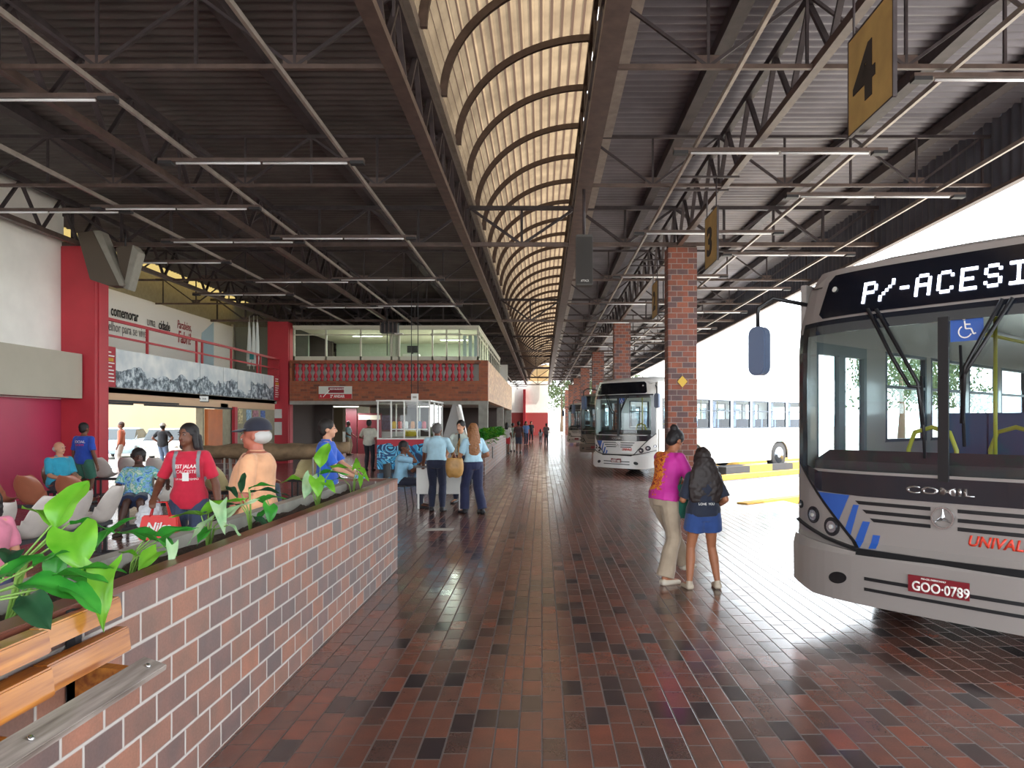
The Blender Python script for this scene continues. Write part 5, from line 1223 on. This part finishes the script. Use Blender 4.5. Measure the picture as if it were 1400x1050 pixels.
    # shoes
    if shoe:
        for i, s in enumerate((-1, 1)):
            fdv = Vector((s * .12, -1, 0)).normalized() if not ankle else Vector(ankle[i]).normalized(); mbs = MB(); a = ank[i] - Z * .026 * h; sd = fdv.cross(Z)
            for o_ in (-.008, .008): cap(mbs, a - fdv * .012 * h + sd * o_ * h, a + fdv * .098 * h + sd * o_ * h * 1.3 - Z * .008 * h, .0215 * h, .0155 * h)
            if barefoot is False: cap(mbs, ank[i] + Z * .0, a, .024 * h, .024 * h)
            link('shoe', fuse(mbs, max(.008, vox * .8), 2, name='shoe'), mat('shoe_' + shoe[1:], shoe, .5), t)
    # hair
    hm = mat('hair_' + hairc[1:], hairc, .5, 0, .3, 40); mb = MB(); k = h * hs
    if hair in ('short', 'long', 'bun', 'bob', 'curly', 'cap', 'shoulder'):
        mb.ell(hp(0, .012, .016), (.052 * k, .0585 * k, .058 * k), 18, 13, Rm); mb.ell(hp(0, .030, -.012), (.045 * k, .036 * k, .045 * k), 14, 9, Rm)
        if hair == 'curly': mb.ell(hp(0, .016, .022), (.062 * k, .066 * k, .064 * k), 18, 13, Rm)
        if hair == 'bun': mb.ell(hp(0, .058, .055), (.026 * k, .026 * k, .024 * k), 12, 9, Rm); cap(mb, hp(0, .07, .065), hp(.03, .085, .082), .005, .003)
        if hair in ('long', 'shoulder', 'bob'):
            drop = {'long': hairl, 'shoulder': .15, 'bob': .10}[hair] * k; base = hp(0, .035, 0); rings = []
            for q in range(9):
                u = q / 8; c = base + Yb * (.012 * k * math.sin(u * 3) + .018 * k * u) - up * 0 - Z * (drop * u) * 1.0
                if u > .3: pass
                aw = (.052 + (hairw if hair == 'long' else .004) * math.sin(u * 2.4) - .018 * max(0, u - .7)) * k; bw = (.040 - .012 * u) * k
                rings.append([c + X * math.cos(z_) * aw * (1 + .06 * math.sin(z_ * 7 + q)) + Yb * math.sin(z_) * bw for z_ in [6.283 * j / 18 for j in range(18)]])
            mb.loft(rings)
            for s in (-1, 1): cap(mb, hp(s * .043, .005, .01), hp(s * .050, .012, -.07), .017 * k, .016 * k)
    if hair == 'fringe': mb.ell(hp(0, .026, -.008), (.050 * k, .046 * k, .036 * k), 18, 11, Rm)
    if mb.v: link('hair', fuse(mb, min(vox, .009), 1, .020 if hair in ('curly', 'long') else .008, 'hair', FINETEX), hm, t)
    return t, dict(N0=N0, P0=P0, up=up, X=X, Yb=Yb, Hc=Hc, hp=hp, wri=wri, elb=elb, Sh=Sh, shirt=so, Rm=Rm, h=h, hs=hs)
def basecap(t, I, col, brimcol=None):
    hp = I['hp']; k = I['h'] * I['hs']; mb = MB(); mb.ell(hp(0, .010, .024), (.056 * k, .062 * k, .055 * k), 20, 13, I['Rm'])
    bm = bmesh.new(); bm.from_mesh(mb.mesh('cap')); n = I['Rm'] @ Vector((0, -.1, 1)); bmesh.ops.bisect_plane(bm, geom=bm.verts[:] + bm.edges[:] + bm.faces[:], plane_co=hp(0, 0, .014), plane_no=n, clear_inner=True)
    me = bpy.data.meshes.new('cap'); bm.to_mesh(me); bm.free(); me = evaluated(me, [('SOLIDIFY', dict(thickness=.006))])
    for p in me.polygons: p.use_smooth = True
    c = link('cap', me, cloth(col), t)
    vs = []; 
    for j in range(4):
        for q in range(11):
            a = R(-90 + (q - 5) * 13); rr_ = .052 + .048 * (j / 3) * math.cos(R((q - 5) * 13)) ** .6; vs.append(hp(rr_ * math.cos(a), rr_ * 1.05 * math.sin(a), .024 - .014 * (j / 3)))
    me = MB().add(vs, [(j * 11 + q, j * 11 + q + 1, (j + 1) * 11 + q + 1, (j + 1) * 11 + q) for j in range(3) for q in range(10)], True).mesh('brim'); me = evaluated(me, [('SOLIDIFY', dict(thickness=.005))])
    link('brim', me, cloth(brimcol or col), c)
def shirt_print(t, I, string, size, m_, fwd, zc, x0=0, sx=1.0, shear=0, name='shirt_print', bold=.0):
    """lettering pressed onto the shirt; fwd -1 chest, +1 back"""
    me = text_mesh(string, size, 0, align='CENTER', sx=sx, shear=shear, bold=bold); bm = bmesh.new(); bm.from_mesh(me)
    tree_ = BVHTree.FromPolygons([v.co for v in I['shirt'].data.vertices], [p.vertices[:] for p in I['shirt'].data.polygons])
    f = I['Yb'] * fwd; X = I['X'] * (1 if fwd < 0 else -1); c = I['P0'] + I['up'] * zc * I['h']
    for v in bm.verts:
        o = c + X * (v.co.x + x0) + I['up'] * v.co.y + f * .6; hit = tree_.ray_cast(o, -f)
        v.co = (hit[0] + f * .004) if hit[0] else o - f * .45
    me2 = bpy.data.meshes.new(name); bm.to_mesh(me2); bm.free(); return link(name, me2, m_, I['shirt'])
def handbag(loc, label, col, w_=.3, hgt=.26, d=.12, strap_to=None, name='handbag', open_=False, rz=0):
    t = empty(name, loc, rz, label, 'bag'); mb = MB(); rings = []
    for q in range(9):
        u = q / 8; z = -hgt * u; a = w_ * (.36 + .16 * math.sin(math.pi * min(1, u * .8 + .15))) ; b_ = d * (.25 + .3 * math.sin(math.pi * (.15 + .75 * u)))
        if q == 8: a *= .8; b_ *= .7
        rings.append([(a * math.cos(p) * abs(math.cos(p)) ** -.3 if abs(math.cos(p)) > .01 else 0, b_ * math.sin(p), z + .012 * math.sin(p * 3 + q)) for p in [6.283 * j / 20 for j in range(20)]])
    mb.loft(rings); link('bag_body', fuse(mb, .009, 2, .02, 'bag_body'), col, t)
    if strap_to:
        s = Vector(strap_to); 
        for dx in (-.8, .8): MB().tube([(dx * w_ * .3, 0, -.03), Vector((dx * w_ * .2, 0, 0)).lerp(s, .5) , s], [.009] * 3, 8, flat=.5).build('strap', col, t)
    return t
def printmat(name, cols, scale=6, dist=2.5):
    m, nt, b = newmat(name); tc = N(nt, 'ShaderNodeTexCoord'); n = N(nt, 'ShaderNodeTexNoise'); n.inputs['Scale'].default_value = scale; n.inputs['Detail'].default_value = 2; n.inputs['Distortion'].default_value = dist
    nt.links.new(tc.outputs['Object'], n.inputs[0]); k = len(cols); nt.links.new(ramp(nt, n.outputs[0], [(.28 + .44 * i / (k - 1), c) for i, c in enumerate(cols)]), b.inputs['Base Color']); b.inputs['Roughness'].default_value = .85; return m

# the woman in the magenta top and the girl
m_mag, nt, b = newmat('magenta_print'); tc = N(nt, 'ShaderNodeTexCoord'); sp = N(nt, 'ShaderNodeSeparateXYZ'); nt.links.new(tc.outputs['Object'], sp.inputs[0])
n1 = noise(nt, 22, 4, rough=.7); patt = ramp(nt, n1, [(.38, '#5a1420'), (.45, '#c8401c'), (.5, '#e8a020'), (.55, '#8a2030'), (.65, '#d0601c')])
dx = math_(nt, 'ABSOLUTE', math_(nt, 'ADD', sp.outputs[0], -.045)); msk = math_(nt, 'GREATER_THAN', math_(nt, 'ADD', -.02, math_(nt, 'MULTIPLY', n1, .24)), dx); msk = math_(nt, 'MULTIPLY', msk, math_(nt, 'GREATER_THAN', math_(nt, 'ADD', sp.outputs[1], 0), -.08))
msk = math_(nt, 'MULTIPLY', msk, math_(nt, 'GREATER_THAN', math_(nt, 'ADD', sp.outputs[2], math_(nt, 'MULTIPLY', n1, .3)), 1.07))
nt.links.new(mixc(nt, msk, ramp(nt, noise(nt, 4, 2), [(.3, '#a8187e'), (.7, '#c8309a')]), patt), b.inputs['Base Color']); b.inputs['Roughness'].default_value = .7
t, I = person((1.24, 7.3, 0), R(124), 'woman in magenta printed top and khaki trousers bending over a green bag', 1.60, 'tan', female=True, fat=1.06, lean=(0, -.20), pelvis=(0, .02, .53),
    hands=[(-.09, -.24, .60), (.06, -.26, .60)], feet=[(-.05, .06, 0), (.06, -.24, 0)], look=(0, 38), bottom='#a3917c', flare=.9, legw=1.15, shoe='#cabfae', hair='bun', hairc='#1a1618', topmat=m_mag, sleeve=.9, hem=.04, vox=.009, barefoot=True)
t, I = person((1.55, 7.02, 0), R(185), 'girl with long dark wavy hair, navy shirt and blue shorts, seen from behind', 1.38, 'tan', female=True, fat=1.12, feet=[(-.10, 0, 0), (.10, 0, 0)], hands=[(-.12, -.10, .56), (.10, -.16, .60)],
    look=(8, 14), top='#1c2234', sleeve=.9, hem=.03, bottom='#27447e', leg=.24, legw=1.5, shoe='#b8a894', hair='long', hairc='#251a18', vox=.009, hairw=.060, hairl=.28)
shirt_print(t, I, 'LOVE  YOU', .03, M_txt_w, 1, .06)
bag = handbag((1.42, 7.26, .98), 'dark green cloth bag held open between the woman and the girl', cloth('#145a48'), .30, .34, .16, strap_to=(-.02, .03, .09), rz=R(20))
# old man in orange
t, I = person((-2.37, 6.05, 0), R(-86), 'stout grey-haired man in orange polo and black cap standing behind the planter', 1.655, 'ruddy', fat=1.42, belly=.5, headk=1.12, lean=(0, .02), look=(-4, -2), top='#d9a078', sleeve=.95, collar=True, hem=.05,
    bottom='#4a4a52', shoe='#222222', hair='fringe', hairc='#b4b0ac', vox=.009, hands=[(-.13, -.12, .52), (.15, -.10, .50)])
basecap(t, I, '#1c1d2c'); MB().tube([I['hp'](-.02, -.054, -.026), I['hp'](0, -.060, -.022), I['hp'](.02, -.054, -.026)], [.005, .009, .005], 6).build('moustache', mat('hair_b4b0ac', '#b4b0ac'), t)
# man in blue polo
t, I = person((-2.62, 8.9, 0), R(98), 'man in bright blue polo and light jeans looking right, holding a blue paper', 1.68, 'light', fat=1.05, look=(12, 0), top='#2b5cc0', sleeve=.85, collar=True, bottom='#8fb0cc', shoe='#333333', hair='short', hairc='#1c1612', vox=.010,
    hands=[(-.06, -.20, .56), (.05, -.22, .56)])
o = MB().box(-.07, .07, -.004, .004, -.06, .06).build('blue_paper', mat('paper_blue', '#7fb0dc', .6)); o.location = (-2.20, 8.80, .90); o.rotation_euler = (R(30), R(15), R(20)); tag(o, 'small light blue paper held by the man in the blue polo', 'paper')
# woman in red tee
t, I = person((-3.38, 7.0, 0), R(12), 'woman in red printed t-shirt and jeans carrying shopping bags and a grey backpack', 1.63, 'brown', female=True, fat=.94, look=(-28, 0), top='#c81f3c', sleeve=.8, hem=.07, bottom='#3a4560', shoe='#2a2a2a', hair='shoulder', hairc='#1e1718', vox=.009,
    hands=[(-.15, -.12, .56), (.17, -.02, .48)], lean=(0, 0))
shirt_print(t, I, 'FEST JALAAR', .050, M_txt_w, -1, .185, sx=.8, shear=.2, bold=.001); shirt_print(t, I, 'CALCESTE', .045, M_txt_w, -1, .155, sx=.85, shear=.2); shirt_print(t, I, 'UM NOVO TEMPO', .025, M_txt_w, -1, .115)
tree_ = BVHTree.FromPolygons([v.co for v in I['shirt'].data.vertices], [p.vertices[:] for p in I['shirt'].data.polygons])
for s in (-1, 1):
    pts_ = []
    for z in [.29, .28, .26, .235, .20, .165, .13]:
        o = I['P0'] + Vector((s * .062 * I['h'], -.6, z * I['h'])); hit = tree_.ray_cast(o, Vector((0, 1, 0))); 
        if hit[0]: pts_.append(hit[0] + Vector((0, -.006, 0)))
    MB().tube(pts_, .018, 8, flat=.35).build('backpack_strap', cloth('#8c9094'), t)
MB().ell(I['P0'] + Vector((0, .17, .17 * I['h'])), (.14, .08, .2)).build('backpack', cloth('#8c9094'), t)
o = I['P0'] + Vector((.0, -.6, .135 * I['h'])); hit = tree_.ray_cast(o, Vector((0, 1, 0)))
c = hit[0] if hit[0] else o; MB().box(c.x - .028, c.x + .028, c.y - .012, c.y - .004, c.z - .04, c.z + .04).build('badge', M_metalw, t)
WM = t.matrix_basis if False else Matrix.Translation(t.location) @ Euler((0, 0, t.rotation_euler.z)).to_matrix().to_4x4()
wl = WM @ I['wri'][0]
def shopping(loc, label, m_, w_, hh, lettering=None, rz=0):
    t2 = empty('shopping_bag', loc, rz, label, 'bag', None)
    mb = MB(); rings = [[(sx_ * w_ * k / 2, sy_ * .05 * k2, -z) for sx_, sy_ in ((-1, -1), (1, -1), (1, 1), (-1, 1))] for z, k, k2 in ((0, .88, .5), (hh * .5, .97, 1), (hh, 1, 1.2))]
    mb.loft(rings, smooth=False).build('bag_body', m_, t2, bevel=.01)
    for y in (-.02, .02): MB().tube([(-w_ * .25, y, -.01), (-w_ * .15, y * .5, .12), (w_ * .15, y * .5, .12), (w_ * .25, y, -.01)], .006, 6).build('handle', m_, t2)
    if lettering: text('lettering', lettering, .11, M_txt_w, frame((-.115, -.052, -hh * .62), (1, 0, 0), (0, .03, 1)), t2, bold=.003, shear=.3)
    return t2
shopping((wl.x + .07, wl.y - .03, wl.z - .17), 'bright red shopping bag with white script hanging from the woman in red', mat('bag_red', '#e02c28', .5), .35, .22, 'Nilsa', R(5))
pb = empty('plastic_bag', (wl.x - .10, wl.y + .10, wl.z - .02), 0, 'crumpled white plastic bag behind the red shopping bag', 'bag'); mb = MB(); mb.ell((0, 0, -.2), (.12, .09, .14)); mb.ell((.03, 0, -.1), (.08, .05, .1)); cap(mb, (0, 0, -.08), (0, 0, .02), .03, .012)
link('bag_body', fuse(mb, .009, 1, .06, 'bag_body', FINETEX), mat('plastic_white', '#cfd2d6', .4), pb)
# seated woman, patterned blouse
m_pat = printmat('blue_green_print', ['#1c3c7c', '#3f78c0', '#8fb8dc', '#4f9c7c', '#cfd8c8', '#2a6c8c'], 7)
def sitpose(d=.0): return dict(pelvis=(0, 0, .30), feet=[(-.085, -.27, 0), (.085, -.27, 0)])
t, I = person((-5.95, 10.78, 0), R(18), 'heavy woman seated, blue and green patterned blouse and navy shorts', 1.60, 'dark', fat=1.30, belly=.4, female=True, look=(10, -4), topmat=m_pat, sleeve=.85, bottom='#1c2644', leg=.42, legw=1.3, shoe='#3a2e28', hair='curly', hairc='#1c1414', vox=.011,
    hands=[(-.16, -.18, .34), (.26, -.10, .42)], pelvis=(0, .02, .305), feet=[(-.10, -.27, 0), (.11, -.26, 0)])
# teal seated man, blue standing man by the crimson wall
t, I = person((-8.62, 13.05, 0), R(62), 'seated elderly man in turquoise shirt by the crimson wall', 1.68, 'light', fat=1.15, belly=.3, look=(20, 0), top='#2f9cb8', sleeve=.9, collar=True, bottom='#3a3a44', shoe='#222222', hair='fringe', hairc='#a8a4a0', vox=.012, hands=[(-.08, -.20, .36), (.08, -.2, .38)], **sitpose())
seat_row((-8.62, 13.08, 0), R(62), 1, 'brown', 'single brown seat under the man in the turquoise shirt')
m_plaid = printmat('green_plaid', ['#1c3c34', '#4f8c6c', '#c0ccb0', '#24504c'], 22, 0)
t, I = person((-9.02, 14.4, 0), R(168), 'man in royal blue t-shirt and green shorts standing with his back turned', 1.63, 'brown', fat=1.06, look=(0, 0), top='#2348a8', sleeve=.85, bottom='#3c7460', leg=.45, legw=1.3, shoe='#333333', hair='short', hairc='#181312', vox=.012)
shirt_print(t, I, 'SOCIAL', .07, M_txt_w, 1, .2); shirt_print(t, I, 'ESPORTE', .05, mat('bag_red', '#e02c28'), 1, .165)
# child at the edge, elderly person seated
t, I = person((-3.50, 4.62, 0), R(60), 'small girl with dark curly hair and a pink hair clip at the left edge', 1.22, 'light', female=True, top='#d07a90', bottom='#444466', shoe='#884444', hair='long', hairc='#1c1514', vox=.010, look=(0, 0))
MB().ell(I['hp'](.02, -.01, .075), (.02, .025, .014)).build('hair_clip', mat('clip_pink', '#e0406a', .3), t)
t, I = person((-5.0, 12.72, 0), R(150), 'elderly seated person in blue half hidden behind the capped man', 1.6, 'tan', top='#4a70b0', bottom='#444a58', hair='short', hairc='#a8a4a0', vox=.013, hands=[(-.1, -.2, .36), (.1, -.2, .36)], shoe='#222222', face=False, **sitpose())
# staff round the desk
t, I = person((-2.66, 13.72, 0), R(84), 'seated man in light blue uniform shirt talking on a phone at the desk', 1.68, 'brown', fat=1.05, lean=(0, -.10), look=(0, 8), top='#8fbcd4', sleeve=.85, collar=True, bottom='#1c1f30', shoe='#15151a', hair='short', hairc='#242020', vox=.010,
    hands=[(-.04, -.09, .63), (.06, -.22, .49)], elbow_pole=[(-.3, -.6, -1), (.4, 1, -.4)], pelvis=(0, 0, .30), feet=[(-.07, -.25, 0), (.09, -.20, 0)])
o = MB().box(-.012, .012, -.025, .025, -.06, .06).build('mobile_phone', M_black); o.location = (-2.50, 13.60, 1.16); tag(o, 'black mobile phone at the ear of the seated man', 'phone')
ch = empty('metal_chair', (-2.70, 13.72, 0), R(84), 'dark metal framed chair under the seated man at the desk', 'chair')
MB().box(-.21, .21, -.2, .2, .40, .425).build('seat', M_dark, ch, bevel=.006); MB().box(-.2, .2, .2, .225, .55, .82).build('backrest', M_dark, ch, bevel=.006)
for x in (-.2, .2):
    for y, y2 in ((-.18, -.24), (.19, .28)): MB().cyl((x, y, .41), (x, y2, 0), .011, 8).build('leg', M_dark, ch)
    MB().cyl((x, .19, .41), (x, .22, .82), .011, 8).build('back_post', M_dark, ch)
t, I = person((-1.88, 13.10, 0), R(178), 'man in pale blue shirt and navy trousers leaning on the desk, back to camera', 1.64, 'brown', fat=1.08, lean=(0, -.12), look=(0, 18), top='#a9ccda', sleeve=.9, collar=True, tuck=True, hem=.0, bottom='#1a2038', shoe='#15151a', hair='short', hairc='#5c5856', vox=.010,
    hands=[(-.19, -.20, .51), (.19, -.20, .51)], feet=[(-.06, .02, 0), (.06, 0, 0)], elbow_pole=[(-1, .5, 0), (1, .5, 0)], pelvis=(0, .03, .525))
MB().box(-.11, .11, .065, .10, .90, .925).build('belt', M_black, t) if False else None
t, I = person((-1.20, 12.78, 0), R(212), 'woman with long brown hair in light blue blouse and navy trousers by the desk', 1.62, 'tan', female=True, look=(-14, 4), top='#a9ccdc', sleeve=.8, tuck=True, hem=.0, bottom='#1c2244', legw=1.25, flare=.6, shoe='#15151a', hair='long', hairc='#8a5a34', vox=.010,
    hands=[(-.13, -.12, .60), (.12, -.16, .58)], feet=[(-.08, .06, 0), (.08, -.05, 0)], fat=1.08)
handbag((-1.50, 12.55, .98), 'tan leather shoulder bag hanging beside the long-haired woman', mat('bag_tan', '#b08448', .45, 0, .2, 9), .30, .33, .16, strap_to=(.07, .18, .34))
t, I = person((-1.60, 14.5, 0), R(-14), 'dark-haired man in pale shirt and tie facing the camera behind the woman', 1.68, 'light', look=(-12, 8), top='#c8d4cc', sleeve=.8, collar=True, tuck=True, hem=.0, bottom='#1a2038', shoe='#15151a', hair='short', hairc='#181414', vox=.011, hands=[(-.12, -.18, .56), (.17, -.04, .48)])
MB().prism([(-.02, 0), (.02, 0), (.03, -.36), (0, -.4), (-.03, -.36)], 0, .008, lambda x, z, y: (x, -.125 - y, 1.37 + z)).build('tie', M_black, t)
# by the kiosk and inside
t, I = person((-5.72, 24.2, 0), R(175), 'man in off-white shirt and dark trousers standing at the kiosk', 1.72, 'brown', fat=1.1, top='#b9b6a8', sleeve=.85, bottom='#1c1c24', shoe='#15151a', hair='short', hairc='#15110f', vox=.016, hands=[(-.16, -.05, .48), (.17, -.18, .62)])
t, I = person((-9.35, 35.3, 0), R(80), 'distant man in grey-green shirt and khaki trousers near the dark red door', 1.68, 'brown', top='#6f8c8c', bottom='#8c8066', hair='short', hairc='#555', vox=.02, face=False, hands=[(-.1, -.15, .55), (.1, -.16, .55)]) if False else person((-9.35, 35.3, 0), R(80), 'distant man in grey-green shirt and khaki trousers near the dark red door', 1.68, 'brown', top='#6f8c8c', bottom='#8c8066', hair='short', hairc='#555555', vox=.02, face=False, hands=[(-.1, -.15, .55), (.1, -.16, .55)])
person((-5.05, 28.0, 0), R(10), 'person in yellow shirt seen through the kiosk glass', 1.62, 'brown', top='#d0b838', bottom='#333333', vox=.02, face=False)
# outside on the street
t, I = person((-12.75, 24.6, 0), R(175), 'man in black shirt, jeans and white cap with hands on hips in the street opening', 1.6, 'brown', fat=1.1, top='#1a1a1e', bottom='#6a7c94', hair='short', hairc='#15110f', vox=.018, face=False, hands=[(-.11, -.02, .57), (.11, -.02, .57)], elbow_pole=[(-1, .2, 0), (1, .2, 0)])
basecap(t, I, '#d8d4cc')
person((-15.3, 26.6, -.12), R(-75), 'man in reddish brown shirt walking out in the street', 1.78, 'brown', top='#b0604a', sleeve=1.6, bottom='#d0ccc8', hair='short', hairc='#3a2018', vox=.02, face=False)
# people far down the walkway
far = [(693, 37, 1.62, '#d4d4d0', '#c03038', 'person in white top and red shorts beyond the far planter', .45), (701, 39.5, 1.6, '#8aa090', '#d8d4c8', 'person in grey-green top and white trousers beside the red shorts', 1), (709, 38, 1.68, '#4a3438', '#3a4458', 'person in dark maroon shirt and shorts walking past the far planter', .5),
       (719, 50, 1.7, '#4f6a94', '#23283c', 'person in blue shirt beyond the concrete columns', 1), (726, 60, 1.7, '#2c2c34', '#22222a', 'person in dark clothes by the crimson end wall, carrying a white bag', 1),
       (747, 51, 1.55, '#5a4a4c', '#2c2a30', 'lone dark-dressed person walking in the middle of the bright walkway', 1), (739, 54, 1.1, '#c8ccd4', '#9aa0a8', 'small pale-dressed child beside the lone walker', 1),
       (781, 57, 1.62, '#b8a8d0', '#4a4478', 'person in lavender top near the farther columns', 1), (790, 56, 1.72, '#40404c', '#2a2a34', 'person in dark jacket left of the parked buses', 1), (797, 54, 1.75, '#7c94b8', '#2a3448', 'person in blue shirt next to the dark jacket', 1)]
for i, (x, z, hh, tc_, bc_, lab, lg) in enumerate(far):
    c = px(x, 577, z); person((c[0], z, 0), R((170, 190, 175, 20, 10, 185, 180, 10, 160, 175)[i]), lab, hh, random.choice(('brown', 'tan')), top=tc_, bottom=bc_, leg=lg, vox=.026, face=False, feet=[(-.06, .06 * (-1) ** i, 0), (.06, -.06 * (-1) ** i, 0)], hair='short' if i % 3 else 'shoulder', hairc='#1c1512', group='people down the walkway')
